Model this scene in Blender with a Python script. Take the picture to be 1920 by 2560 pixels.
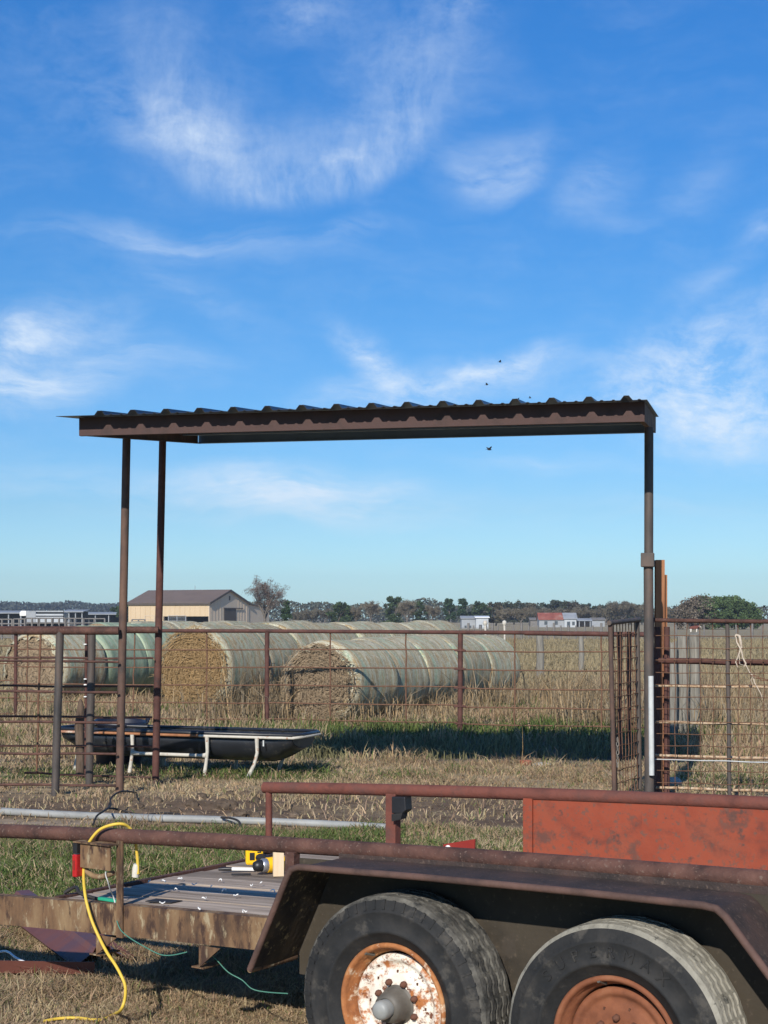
import bpy, bmesh, math, random
import numpy as np
from mathutils import Vector, Matrix
from mathutils import noise as mnoise

for o in list(bpy.data.objects):
    bpy.data.objects.remove(o)
scene = bpy.context.scene
COL = scene.collection
R = math.radians
rnd = random.Random(7)

# ------------------------------------------------------------------ camera
F, H, HZ = 3850.0, 1.72, 1546.0        # focal length in photo pixels, eye height, horizon row
cam_data = bpy.data.cameras.new('camera')
cam = bpy.data.objects.new('camera', cam_data)
COL.objects.link(cam)
cam_data.sensor_fit = 'HORIZONTAL'
cam_data.sensor_width = 36.0
cam_data.lens = 36.0 * F / 1920.0
cam_data.shift_y = (HZ - 1280.0) / 1920.0
cam_data.clip_start = 0.1
cam_data.clip_end = 9000.0
cam.location = (0, 0, H)
cam.rotation_euler = (R(90), 0, 0)
scene.camera = cam

# ------------------------------------------------------------------ light
SUN_EL = R(30)
SUN_H = Vector((-0.27, -0.963, 0)).normalized()          # towards the sun, in plan
world = bpy.data.worlds.new('World')
scene.world = world
world.use_nodes = True
wn, wl = world.node_tree.nodes, world.node_tree.links
wn.clear()

def N(tree, kind, **kw):
    n = tree.nodes.new(kind)
    for k, v in kw.items():
        setattr(n, k, v)
    return n

def mathn(tree, op, a, b=None, c=None, clamp=False):
    n = N(tree, 'ShaderNodeMath', operation=op)
    n.use_clamp = clamp
    for i, v in enumerate((a, b, c)):
        if v is None:
            continue
        if isinstance(v, (int, float)):
            n.inputs[i].default_value = v
        else:
            tree.links.new(v, n.inputs[i])
    return n.outputs[0]

def build_world():
    t = world.node_tree
    sky = N(t, 'ShaderNodeTexSky', sky_type='NISHITA')
    sky.sun_disc = False
    sky.sun_elevation = SUN_EL
    sky.sun_rotation = math.atan2(SUN_H.x, SUN_H.y)
    sky.air_density = 1.0
    sky.dust_density = 0.25
    sky.ozone_density = 3.0
    hs = N(t, 'ShaderNodeHueSaturation')
    hs.inputs['Hue'].default_value = 0.5
    hs.inputs['Saturation'].default_value = 1.18
    hs.inputs['Value'].default_value = 1.0
    wl.new(sky.outputs[0], hs.inputs['Color'])
    tc = N(t, 'ShaderNodeTexCoord')
    sep = N(t, 'ShaderNodeSeparateXYZ')
    wl.new(tc.outputs['Generated'], sep.inputs[0])
    az = mathn(t, 'ARCTAN2', sep.outputs[0], sep.outputs[1])
    el = mathn(t, 'ARCSINE', sep.outputs[2])
    # clear winter air: the model sky's yellow horizon cooled to the pale blue of the place, the same all round
    tint = N(t, 'ShaderNodeValToRGB'); cr = tint.color_ramp
    stops = [(0, (.425, .655, 1.0)), (.06, (.45, .65, .90)), (.13, (.405, .565, .75)), (.38, (.325, .58, .78)), (.72, (.265, .63, .91)), (1.0, (.265, .63, .91))]
    while len(cr.elements) < len(stops): cr.elements.new(.5)
    for e, (p_, c_) in zip(cr.elements, stops):
        e.position = p_; e.color = (*c_, 1)
    wl.new(mathn(t, 'DIVIDE', el, R(31)), tint.inputs[0])
    tm = N(t, 'ShaderNodeMix', data_type='RGBA', blend_type='MULTIPLY'); tm.inputs['Factor'].default_value = 1
    wl.new(hs.outputs[0], tm.inputs['A']); wl.new(tint.outputs[0], tm.inputs['B'])
    tv = N(t, 'ShaderNodeVectorMath', operation='SCALE'); tv.inputs['Scale'].default_value = 1.42
    wl.new(tm.outputs['Result'], tv.inputs[0])
    pos = N(t, 'ShaderNodeCombineXYZ')
    wl.new(az, pos.inputs[0]); wl.new(el, pos.inputs[1])
    # gentle warp so that no cloud edge is a clean ellipse
    wn1 = N(t, 'ShaderNodeTexNoise'); wn1.inputs['Scale'].default_value = 9.0; wn1.inputs['Detail'].default_value = 5.0
    wl.new(pos.outputs[0], wn1.inputs['Vector'])
    sub = N(t, 'ShaderNodeVectorMath', operation='SUBTRACT'); sub.inputs[1].default_value = (.5, .5, .5)
    wl.new(wn1.outputs['Color'], sub.inputs[0])
    scl = N(t, 'ShaderNodeVectorMath', operation='SCALE'); scl.inputs['Scale'].default_value = 0.045
    wl.new(sub.outputs[0], scl.inputs[0])
    wp = N(t, 'ShaderNodeVectorMath', operation='ADD')
    wl.new(pos.outputs[0], wp.inputs[0]); wl.new(scl.outputs[0], wp.inputs[1])

    def fibre(rot, sx, sy, seed):
        m = N(t, 'ShaderNodeMapping'); m.inputs['Rotation'].default_value = (0, 0, R(rot))
        m.inputs['Scale'].default_value = (sx, sy, 1); m.inputs['Location'].default_value = (seed, seed * .7, seed)
        wl.new(wp.outputs[0], m.inputs['Vector'])
        n = N(t, 'ShaderNodeTexNoise'); n.inputs['Scale'].default_value = 1.0; n.inputs['Detail'].default_value = 12.0
        n.inputs['Roughness'].default_value = .67; n.inputs['Distortion'].default_value = .12
        wl.new(m.outputs[0], n.inputs['Vector'])
        r = N(t, 'ShaderNodeMapRange', clamp=True); r.inputs['From Min'].default_value = .36; r.inputs['From Max'].default_value = .78
        wl.new(n.outputs[0], r.inputs['Value'])
        return r.outputs[0]
    fib = {'v': fibre(14, 52, 20, 3.1), 'h': fibre(4, 11, 62, 8.3), 'd': fibre(-35, 14, 40, 5.7), 'u': fibre(38, 14, 42, 11.2),
           'b': fibre(12, 24, 44, 21.5)}
    # cloud banks: photo-independent sky directions (azimuth, elevation), size, tilt, fibre kind, strength
    banks = [(500, 340, 260, 95, -18, 'b', .75), (830, 425, 170, 45, 24, 'b', .45), (1010, 190, 290, 190, 30, 'b', .42), (320, 200, 380, 230, 0, 'b', .22),
             (1245, 400, 170, 85, 20, 'u', .72), (1500, 445, 130, 70, 25, 'u', .65), (1740, 440, 140, 70, 40, 'u', .4), (1560, 540, 130, 50, -10, 'u', .3),
             (430, 597, 460, 42, -3, 'h', .8), (500, 740, 300, 60, -32, 'd', .45), (870, 592, 120, 26, 12, 'h', .5), (760, 20, 170, 60, 8, 'b', .55), (1150, 20, 110, 80, 30, 'b', .5),
             (50, 880, 280, 95, 20, 'b', 1.6), (80, 985, 240, 60, 10, 'h', 1.7), (330, 900, 260, 70, -10, 'h', .55),
             (930, 885, 150, 55, -34, 'b', 1.5), (1080, 965, 380, 66, 8, 'b', 1.35), (1250, 910, 170, 40, 18, 'b', 1.1), (960, 1000, 240, 40, -5, 'h', .7),
             (1770, 910, 290, 160, 24, 'b', 1.6), (1850, 1050, 320, 110, -6, 'b', 1.7), (1540, 960, 260, 90, 15, 'b', .6), (1770, 680, 150, 35, 24, 'u', .5), (1910, 565, 90, 60, 20, 'b', .55),
             (760, 1245, 430, 70, -2, 'h', 2.0), (640, 1215, 260, 46, -4, 'b', 1.0), (1320, 1165, 320, 26, -3, 'h', .45), (100, 1200, 420, 80, -6, 'h', .5), (1620, 1280, 500, 50, -2, 'h', .35)]
    total = None
    for px, py, rx, ry, rot, fk, amp in banks:
        a = math.atan((px - 960) / F); e = math.atan((HZ - py) / F * math.cos(a))
        m = N(t, 'ShaderNodeMapping', vector_type='TEXTURE')
        m.inputs['Location'].default_value = (a, e, 0); m.inputs['Rotation'].default_value = (0, 0, R(rot))
        m.inputs['Scale'].default_value = (rx * 1.25 / F, ry * 1.35 / F, 1)
        wl.new(wp.outputs[0], m.inputs['Vector'])
        g = N(t, 'ShaderNodeTexGradient', gradient_type='SPHERICAL')
        wl.new(m.outputs[0], g.inputs[0])
        base = mathn(t, 'MULTIPLY_ADD', fib[fk], .95, .10)
        v = mathn(t, 'MULTIPLY', mathn(t, 'MULTIPLY', mathn(t, 'POWER', g.outputs['Fac'], 1.45), base), amp)
        total = v if total is None else mathn(t, 'ADD', total, v)
    # the large hooked bank: a bowl with a crisp lower rim that fades upwards
    def bowl(px, py, r_in, r_out, half, amp, fk):
        nonlocal total
        a = math.atan((px - 960) / F); e = math.atan((HZ - py) / F * math.cos(a))
        m = N(t, 'ShaderNodeMapping', vector_type='TEXTURE'); m.inputs['Location'].default_value = (a, e, 0); m.inputs['Scale'].default_value = (1 / F, 1 / F, 1)
        wl.new(wp.outputs[0], m.inputs['Vector'])
        ln = N(t, 'ShaderNodeVectorMath', operation='LENGTH'); wl.new(m.outputs[0], ln.inputs[0])
        q = N(t, 'ShaderNodeSeparateXYZ'); wl.new(m.outputs[0], q.inputs[0])
        def ramp(val, x0, x1):
            r = N(t, 'ShaderNodeMapRange', interpolation_type='SMOOTHSTEP'); r.inputs['From Min'].default_value = x0; r.inputs['From Max'].default_value = x1
            wl.new(val, r.inputs['Value']); return r.outputs[0]
        rise = mathn(t, 'POWER', ramp(ln.outputs['Value'], r_in, r_out), 1.6)
        fall = mathn(t, 'SUBTRACT', 1.0, ramp(ln.outputs['Value'], r_out - 5, r_out + 60))
        win = mathn(t, 'SUBTRACT', 1.0, ramp(mathn(t, 'ABSOLUTE', q.outputs[0]), half * .35, half))
        low = ramp(mathn(t, 'MULTIPLY', q.outputs[1], -1.0), -150, 200)
        v = mathn(t, 'MULTIPLY', mathn(t, 'MULTIPLY', rise, fall), mathn(t, 'MULTIPLY', win, low))
        v = mathn(t, 'MULTIPLY', mathn(t, 'MULTIPLY', v, mathn(t, 'MULTIPLY_ADD', fib[fk], .9, .16)), amp)
        total = mathn(t, 'ADD', total, v)
    bowl(740, 60, 40, 400, 560, .62, 'v')
    bowl(1235, 300, 40, 150, 170, .5, 'u')
    # thin veil of cirrus over the whole sky
    veil = mathn(t, 'MULTIPLY', mathn(t, 'MULTIPLY', fib['b'], fib['h']), .20)
    total = mathn(t, 'ADD', total, veil)
    total = mathn(t, 'MINIMUM', mathn(t, 'MULTIPLY', total, .74), .80)
    mix = N(t, 'ShaderNodeMix', data_type='RGBA')
    wl.new(total, mix.inputs['Factor'])
    wl.new(tv.outputs[0], mix.inputs['A'])
    mix.inputs['B'].default_value = (7.2, 8.3, 9.6, 1)
    bg = N(t, 'ShaderNodeBackground'); bg.inputs['Strength'].default_value = 0.1
    wl.new(mix.outputs['Result'], bg.inputs['Color'])
    out = N(t, 'ShaderNodeOutputWorld')
    wl.new(bg.outputs[0], out.inputs['Surface'])
build_world()

sun_data = bpy.data.lights.new('sun', 'SUN')
sun_data.energy = 5.0
sun_data.angle = R(0.53)
sun_data.color = (1.0, 0.945, 0.86)
sun = bpy.data.objects.new('sun', sun_data)
COL.objects.link(sun)
sun_dir = Vector((-SUN_H.x * math.cos(SUN_EL), -SUN_H.y * math.cos(SUN_EL), -math.sin(SUN_EL)))
sun.rotation_euler = sun_dir.to_track_quat('-Z', 'Y').to_euler()
sun.location = (-3, -6, 12)

scene.view_settings.view_transform = 'Standard'
scene.view_settings.look = 'None'
scene.view_settings.gamma = 1.0
scene.view_settings.exposure = 0.12
scene.cycles.max_bounces = 6
scene.cycles.use_denoising = True

# ------------------------------------------------------------------ helpers
def at(px, py, D):
    """point seen at photo pixel (px, py) that stands D metres in front of the camera"""
    return Vector(((px - 960) * D / F, D, H - (py - HZ) * D / F))

def smooth(e0, e1, v):
    t = np.clip((v - e0) / (e1 - e0), 0, 1)
    return t * t * (3 - 2 * t)

_ns = np.random.RandomState(3)
_lat = _ns.rand(64, 64)
def vnoise(x, y):
    x = np.asarray(x, float); y = np.asarray(y, float)
    xi = np.floor(x).astype(int); yi = np.floor(y).astype(int)
    fx = x - xi; fy = y - yi
    fx = fx * fx * (3 - 2 * fx); fy = fy * fy * (3 - 2 * fy)
    g = lambda i, j: _lat[i % 64, j % 64]
    return (g(xi, yi) * (1 - fx) + g(xi + 1, yi) * fx) * (1 - fy) + (g(xi, yi + 1) * (1 - fx) + g(xi + 1, yi + 1) * fx) * fy
def fbm(x, y, o=4):
    s, a, t = 0, .5, 0
    for k in range(o):
        s = s + a * vnoise(np.asarray(x) * 2 ** k + 17 * k, np.asarray(y) * 2 ** k + 5 * k); t += a; a *= .5
    return s / t

def gz(x, y):
    """height of the ground"""
    x = np.asarray(x, float); y = np.asarray(y, float)
    z = np.interp(y, [0, 9, 15, 24, 60, 220], [0, 0, -.13, -.2, -.2, 0])
    near = 1 - smooth(40, 70, y)
    z = z + near * .05 * (fbm(x * .9, y * .9) - .5)
    # clods dug out beside the new posts
    m = np.exp(-((x + 1.5) / 1.0) ** 2 - ((y - 14.6) / .75) ** 2)
    z = z + m * (.02 + .30 * np.clip(fbm(x * 4.5 + 9, y * 4.5) - .42, 0, 1))
    return z

def ground_at(px, py):
    D = 10.0
    for _ in range(40):
        x = (px - 960) * D / F
        D = .5 * D + .5 * (H - float(gz(x, D))) * F / (py - HZ)
    p = at(px, py, D)
    return Vector((p.x, p.y, float(gz(p.x, p.y))))

class MB:
    def __init__(s):
        s.v, s.f, s.m, s.flat = [], [], [], []
    def add(s, vs, fs, mi=0, flat=False):
        o = len(s.v)
        s.v += [tuple(v) for v in vs]
        for f in fs:
            s.f.append(tuple(i + o for i in f)); s.m.append(mi); s.flat.append(flat)
        return s
    def box(s, c, size, rot=None, mi=0):
        c = Vector(c); hx, hy, hz = (d / 2 for d in size)
        vs = [Vector((x, y, z)) for x in (-hx, hx) for y in (-hy, hy) for z in (-hz, hz)]
        if rot is not None:
            vs = [rot @ v for v in vs]
        return s.add([c + v for v in vs], [(0, 1, 3, 2), (4, 6, 7, 5), (0, 4, 5, 1), (2, 3, 7, 6), (0, 2, 6, 4), (1, 5, 7, 3)], mi, True)
    def span(s, a, b, mi=0):
        a = Vector(a); b = Vector(b)
        return s.box((a + b) / 2, [abs(q) for q in (b - a)], None, mi)
    def tube(s, pts, r, n=10, caps=True, mi=0, closed=False):
        pts = [Vector(p) for p in pts]
        rs = r if isinstance(r, (list, tuple)) else [r] * len(pts)
        m = len(pts)
        tans = []
        for i in range(m):
            a = pts[(i - 1) % m] if (closed or i > 0) else pts[0]
            b = pts[(i + 1) % m] if (closed or i < m - 1) else pts[-1]
            d = (b - a)
            tans.append(d.normalized() if d.length > 1e-9 else Vector((0, 0, 1)))
        up = Vector((0, 0, 1)) if abs(tans[0].z) < .9 else Vector((1, 0, 0))
        nrm = tans[0].cross(up).normalized()
        vs, fs = [], []
        for i in range(m):
            nrm = (nrm - tans[i] * nrm.dot(tans[i]))
            nrm = nrm.normalized() if nrm.length > 1e-6 else tans[i].orthogonal().normalized()
            bi = tans[i].cross(nrm)
            for k in range(n):
                a = 2 * math.pi * k / n
                vs.append(pts[i] + (nrm * math.cos(a) + bi * math.sin(a)) * rs[i])
        for i in range(m if closed else m - 1):
            j = (i + 1) % m
            for k in range(n):
                l = (k + 1) % n
                fs.append((i * n + k, i * n + l, j * n + l, j * n + k))
        s.add(vs, fs, mi)
        if caps and not closed:
            s.add(vs[:n], [tuple(range(n))[::-1]], mi, True)
            s.add(vs[-n:], [tuple(range(n))], mi, True)
        return s
    def lathe(s, prof, n=48, axis='y', c=(0, 0, 0), mi=0, arc=None):
        """prof: (radius, along-axis) pairs"""
        c = Vector(c); vs, fs = [], []
        for r, h in prof:
            for k in range(n):
                a = 2 * math.pi * k / n
                p = {'y': (r * math.cos(a), h, r * math.sin(a)), 'z': (r * math.cos(a), r * math.sin(a), h), 'x': (h, r * math.cos(a), r * math.sin(a))}[axis]
                vs.append(c + Vector(p))
        for i in range(len(prof) - 1):
            for k in range(n):
                l = (k + 1) % n
                fs.append((i * n + k, (i + 1) * n + k, (i + 1) * n + l, i * n + l))
        return s.add(vs, fs, mi)
    def prism(s, poly, a, b, mi=0):
        """poly: 2-D outline as 3-D points; swept from offset a to offset b"""
        n = len(poly); a = Vector(a); b = Vector(b)
        vs = [Vector(p) + a for p in poly] + [Vector(p) + b for p in poly]
        fs = [tuple(range(n))[::-1], tuple(range(n, 2 * n))] + [(i, (i + 1) % n, n + (i + 1) % n, n + i) for i in range(n)]
        return s.add(vs, fs, mi, True)
    def build(s, name, mat, parent=None, bevel=0, subsurf=0):
        me = bpy.data.meshes.new(name)
        me.from_pydata(s.v, [], s.f)
        for m in (mat if isinstance(mat, (list, tuple)) else [mat]):
            me.materials.append(m)
        me.polygons.foreach_set('material_index', s.m)
        me.polygons.foreach_set('use_smooth', [not q for q in s.flat])
        me.update()
        bm = bmesh.new(); bm.from_mesh(me)
        bmesh.ops.recalc_face_normals(bm, faces=bm.faces)
        bm.to_mesh(me); bm.free()
        o = bpy.data.objects.new(name, me)
        COL.objects.link(o)
        if parent is not None:
            o.parent = parent
        if bevel:
            b = o.modifiers.new('bevel', 'BEVEL'); b.width = bevel; b.segments = 2; b.limit_method = 'ANGLE'
        if subsurf:
            b = o.modifiers.new('sub', 'SUBSURF'); b.levels = b.render_levels = subsurf
        return o

def tag(o, label=None, cat=None, group=None, kind=None):
    if label: o['label'] = label
    if cat: o['category'] = cat
    if group: o['group'] = group
    if kind: o['kind'] = kind
    return o

def thing(name, label, cat, loc=(0, 0, 0), rz=0, group=None):
    o = bpy.data.objects.new(name, None)
    o.empty_display_size = .1
    COL.objects.link(o)
    o.location = loc; o.rotation_euler = (0, 0, rz)
    return tag(o, label, cat, group)

def copy_tree(o, parent=None):
    c = o.copy(); COL.objects.link(c); c.parent = parent
    for ch in list(o.children):
        copy_tree(ch, c)
    return c

# ------------------------------------------------------------------ materials
MATS = {}
def mat(name, cols, scale=8.0, detail=6, rough=.75, metal=0.0, bump=.0, bscale=None, stretch=(1, 1, 1), speck=None, coord='Object', spec=.3, rot=(0, 0, 0), vary=0.0):
    """cols: colours along a noise ramp; speck: (colour, scale, amount) second scattered layer"""
    m = bpy.data.materials.new(name); m.use_nodes = True
    t = m.node_tree; b = t.nodes['Principled BSDF']
    b.inputs['Roughness'].default_value = rough; b.inputs['Metallic'].default_value = metal
    b.inputs['Specular IOR Level'].default_value = spec
    tc = N(t, 'ShaderNodeTexCoord')
    mp = N(t, 'ShaderNodeMapping'); mp.inputs['Scale'].default_value = stretch; mp.inputs['Rotation'].default_value = rot
    if coord == 'World':
        g = N(t, 'ShaderNodeNewGeometry'); t.links.new(g.outputs['Position'], mp.inputs['Vector'])
    else:
        t.links.new(tc.outputs[coord], mp.inputs['Vector'])
    n = N(t, 'ShaderNodeTexNoise'); n.inputs['Scale'].default_value = scale; n.inputs['Detail'].default_value = detail; n.inputs['Roughness'].default_value = .62
    t.links.new(mp.outputs[0], n.inputs['Vector'])
    rp = N(t, 'ShaderNodeValToRGB')
    k = len(cols)
    while len(rp.color_ramp.elements) < k: rp.color_ramp.elements.new(.5)
    for i, c in enumerate(cols):
        e = rp.color_ramp.elements[i]; e.position = .5 if k == 1 else .3 + .4 * i / (k - 1); e.color = (*c, 1)
    t.links.new(n.outputs[0], rp.inputs[0])
    colour = rp.outputs[0]
    if speck:
        for sc_col, ssc, amt in (speck if isinstance(speck, list) else [speck]):
            n2 = N(t, 'ShaderNodeTexNoise'); n2.inputs['Scale'].default_value = ssc; n2.inputs['Detail'].default_value = 5; n2.inputs['Roughness'].default_value = .7
            t.links.new(mp.outputs[0], n2.inputs['Vector'])
            r2 = N(t, 'ShaderNodeMapRange', clamp=True); r2.inputs['From Min'].default_value = .62 - amt * .3; r2.inputs['From Max'].default_value = .70 - amt * .25
            t.links.new(n2.outputs[0], r2.inputs['Value'])
            mx = N(t, 'ShaderNodeMix', data_type='RGBA'); mx.inputs['B'].default_value = (*sc_col, 1)
            t.links.new(r2.outputs[0], mx.inputs['Factor']); t.links.new(colour, mx.inputs['A'])
            colour = mx.outputs['Result']
    if vary:
        oi = N(t, 'ShaderNodeObjectInfo'); hv = N(t, 'ShaderNodeHueSaturation')
        mr = N(t, 'ShaderNodeMapRange'); mr.inputs['To Min'].default_value = 1 - vary; mr.inputs['To Max'].default_value = 1 + vary
        t.links.new(oi.outputs['Random'], mr.inputs['Value']); t.links.new(mr.outputs[0], hv.inputs['Value']); t.links.new(colour, hv.inputs['Color'])
        colour = hv.outputs[0]
    t.links.new(colour, b.inputs['Base Color'])
    if bump:
        bn = N(t, 'ShaderNodeTexNoise'); bn.inputs['Scale'].default_value = bscale or scale * 4; bn.inputs['Detail'].default_value = 5
        t.links.new(mp.outputs[0], bn.inputs['Vector'])
        bp = N(t, 'ShaderNodeBump'); bp.inputs['Strength'].default_value = bump; bp.inputs['Distance'].default_value = .01
        t.links.new(bn.outputs[0], bp.inputs['Height']); t.links.new(bp.outputs[0], b.inputs['Normal'])
    MATS[name] = m
    return m

mat('rust_dark', [(.035, .020, .017), (.085, .040, .030), (.13, .062, .045)], 9, rough=.8, bump=.35, bscale=70, speck=((.15, .10, .078), 70, .12), coord='World')
mat('rust_red', [(.085, .032, .024), (.15, .05, .035), (.10, .045, .036)], 7, rough=.8, bump=.35, bscale=60, speck=((.16, .052, .036), 11, .2))
mat('rust_brown', [(.05, .032, .022), (.15, .085, .045), (.24, .16, .085)], 10, stretch=(1, 1, .35), rough=.85, bump=.3, bscale=50, speck=[((.30, .24, .15), 30, .18), ((.05, .028, .02), 16, .35)])
mat('rust_post', [(.048, .038, .034), (.105, .062, .046), (.15, .088, .06)], 6, stretch=(1, 1, .5), rough=.75, bump=.2, bscale=60, coord='World')
mat('steel_grey', [(.045, .041, .039), (.08, .066, .058), (.125, .085, .064)], 8, stretch=(1, 1, .3), rough=.6, bump=.15, bscale=60, coord='World')
mat('rust_orange', [(.16, .07, .035), (.30, .13, .06), (.38, .18, .085)], 5, stretch=(1, 1, .25), rough=.85, bump=.25, bscale=40, coord='World')
mat('rust_maroon', [(.052, .026, .022), (.088, .038, .030), (.12, .052, .040)], 7, rough=.8, bump=.2, bscale=50, coord='World')
mat('roof_metal', [(.018, .020, .028), (.028, .030, .040), (.022, .024, .03)], 3, rough=.38, metal=.6, spec=.5)
mat('roof_under', [(.17, .23, .31), (.21, .28, .37)], 3, rough=.5, metal=.3)
mat('red_primer', [(.048, .028, .024), (.068, .036, .031), (.06, .034, .030)], 6, rough=.7, bump=.15, bscale=50, coord='World')
mat('red_paint', [(.20, .040, .020), (.26, .056, .027), (.23, .066, .036)], 3, rough=.62, bump=.12, bscale=30, speck=[((.12, .05, .036), 4.5, .20), ((.15, .065, .045), 36, .22), ((.09, .045, .035), 15, .12)])
mat('bright_red', [(.20, .02, .016), (.25, .03, .02)], 9, rough=.5)
mat('lens_red', [(.36, .012, .014), (.42, .02, .02)], 30, rough=.25, spec=.5)
mat('tyre_wall', [(.011, .012, .013), (.019, .019, .019), (.031, .029, .027)], 12, rough=.78, bump=.2, bscale=40, speck=((.055, .05, .043), 7, .25))
mat('tyre_dust', [(.035, .033, .03), (.09, .084, .072), (.165, .155, .132)], 14, rough=.95, bump=.5, bscale=60, speck=((.03, .03, .028), 16, .36))
mat('tyre_dust_pale', [(.14, .13, .107), (.24, .225, .185), (.31, .29, .24)], 12, rough=.95, bump=.5, bscale=60, speck=((.05, .05, .045), 20, .15))
mat('rim_white', [(.62, .55, .44), (.74, .69, .60), (.70, .62, .50)], 9, rough=.6, bump=.2, bscale=40, speck=[((.36, .13, .04), 14, .42), ((.14, .05, .025), 34, .26)])
mat('rim_rust', [(.16, .055, .022), (.34, .13, .045), (.50, .27, .12)], 8, rough=.8, bump=.3, bscale=40, speck=((.62, .50, .36), 12, .22))
mat('rim_brown', [(.13, .045, .022), (.21, .075, .035), (.26, .11, .055)], 9, rough=.8, bump=.2, bscale=50)
mat('hub_grey', [(.07, .063, .052), (.13, .115, .095)], 12, rough=.55, bump=.1)
mat('cap_grey', [(.20, .205, .195), (.29, .29, .275)], 10, rough=.45)
mat('nut_rust', [(.07, .03, .02), (.14, .06, .035)], 30, rough=.85)
mat('fender_under', [(.022, .018, .015), (.05, .038, .026), (.085, .06, .035)], 9, rough=.9, bump=.3, bscale=50, speck=((.26, .20, .10), 22, .16))
mat('edge_brown', [(.05, .031, .026), (.09, .052, .041), (.115, .064, .05)], 9, rough=.8, bump=.3, bscale=60)
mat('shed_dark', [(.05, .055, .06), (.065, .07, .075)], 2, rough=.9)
mat('side_plate', [(.022, .018, .014), (.050, .040, .028), (.038, .031, .022)], 3, rough=.85, bump=.2, bscale=40, speck=[((.05, .04, .03), 5, .2), ((.08, .062, .044), 40, .12)])  # tone lowered to put the shade of the wheel recess into the colour
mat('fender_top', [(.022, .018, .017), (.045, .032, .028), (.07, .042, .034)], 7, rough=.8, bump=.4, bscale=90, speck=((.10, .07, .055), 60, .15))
mat('plank', [(.16, .125, .096), (.31, .25, .20), (.44, .36, .285)], 5, stretch=(.25, 5, 5), rough=.9, bump=.4, bscale=18, vary=.34, coord='Object', spec=.06)
mat('tan_wood', [(.62, .47, .30), (.72, .56, .38)], 8, stretch=(6, 6, .6), rough=.8)
mat('old_wood', [(.10, .09, .075), (.20, .185, .155), (.28, .26, .22)], 10, stretch=(4, 4, .25), rough=.95, bump=.6, bscale=20, coord='World')
mat('stump_wood', [(.05, .035, .026), (.10, .07, .05), (.14, .10, .075)], 9, stretch=(3, 3, .4), rough=.95, bump=.6, bscale=20, coord='World')
mat('yellow_rubber', [(.58, .39, .05), (.70, .49, .07)], 12, rough=.5)
mat('tool_yellow', [(.85, .47, .01), (.92, .52, .015)], 12, rough=.42)
mat('black_plastic', [(.010, .010, .012), (.018, .018, .02)], 12, rough=.45, spec=.5)
mat('silver', [(.45, .45, .46), (.58, .58, .58)], 20, rough=.3, metal=.8)
mat('white_plastic', [(.72, .71, .68), (.82, .81, .78)], 20, rough=.5)
mat('clear_plug', [(.55, .53, .46), (.65, .62, .55)], 20, rough=.3)
mat('green_wire', [(.05, .16, .12), (.07, .20, .15)], 15, rough=.5)
mat('green_plastic', [(.02, .26, .15), (.03, .34, .20)], 15, rough=.45)
mat('black_cable', [(.018, .017, .017), (.035, .03, .028)], 15, rough=.65)
mat('trough_black', [(.012, .014, .018), (.022, .024, .029)], 4, rough=.36, spec=.5, bump=.1, bscale=12, speck=((.07, .065, .055), 8, .12))
mat('tub_black', [(.010, .012, .022), (.016, .018, .03)], 4, rough=.45, spec=.5)
mat('cream_paint', [(.40, .37, .31), (.52, .49, .42), (.47, .43, .37)], 9, rough=.55, bump=.1, speck=((.30, .13, .06), 14, .12), coord='World')
mat('cream_rusty', [(.26, .11, .06), (.36, .19, .12), (.62, .57, .48)], 6, rough=.7, bump=.15, speck=((.16, .07, .04), 30, .2), coord='World')
mat('galv', [(.42, .43, .42), (.55, .56, .54)], 10, stretch=(1, 1, 1), rough=.6, bump=.1)
mat('pvc', [(.22, .222, .21), (.32, .322, .305)], 5, rough=.5, bump=.05, speck=((.30, .29, .25), 14, .2), coord='World')
mat('gate_flaky', [(.22, .11, .06), (.44, .31, .19), (.54, .47, .37)], 14, stretch=(1, 4, 4), rough=.85, bump=.2, speck=((.13, .06, .03), 9, .2), coord='World')
mat('wire_rust', [(.10, .05, .03), (.19, .10, .06)], 20, rough=.85, coord='World')
mat('chain_grey', [(.16, .14, .12), (.28, .25, .21)], 30, rough=.6, metal=.4)
mat('rag', [(.36, .29, .22), (.50, .42, .33), (.43, .35, .27)], 20, rough=.95, bump=.4, bscale=120)
mat('stone_grey', [(.20, .19, .18), (.34, .33, .31), (.42, .41, .38)], 9, rough=.95, bump=.6, bscale=25)
mat('brick_red', [(.26, .09, .05), (.34, .13, .08)], 14, rough=.9, bump=.3)
mat('clod', [(.045, .032, .024), (.10, .072, .05), (.16, .12, .085)], 9, rough=1, bump=.7, bscale=30, vary=.35)
mat('clod_pale', [(.20, .14, .08), (.32, .23, .13)], 9, rough=1, bump=.7, bscale=30, vary=.2)
mat('net', [(.27, .22, .14), (.42, .395, .285), (.55, .535, .41)], 2.0, stretch=(1, 6, 1), detail=10, rough=.9, bump=.8, bscale=45, speck=[((.29, .37, .26), 1.0, .44), ((.33, .235, .12), 3.2, .46), ((.60, .56, .45), 16, .26), ((.20, .15, .08), 22, .22)], vary=.14, spec=.08)
mat('net_green', [(.19, .265, .18), (.30, .375, .26), (.42, .44, .32)], 2, stretch=(1, 5, 1), rough=.85, bump=.4, bscale=60, speck=((.24, .19, .10), 6, .22), vary=.1, spec=.15)
mat('hay_gold', [(.13, .08, .036), (.285, .185, .088), (.42, .30, .16)], 22, stretch=(1, 1, 2.0), detail=9, rough=.95, bump=.9, bscale=45, spec=.05)
mat('hay_brown', [(.13, .092, .058), (.25, .185, .12), (.35, .275, .185)], 22, stretch=(1, 1, 2.0), detail=9, rough=.95, bump=.9, bscale=45, spec=.05)
mat('barn_tan', [(.50, .38, .24), (.55, .42, .27)], .4, rough=.7)
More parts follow.
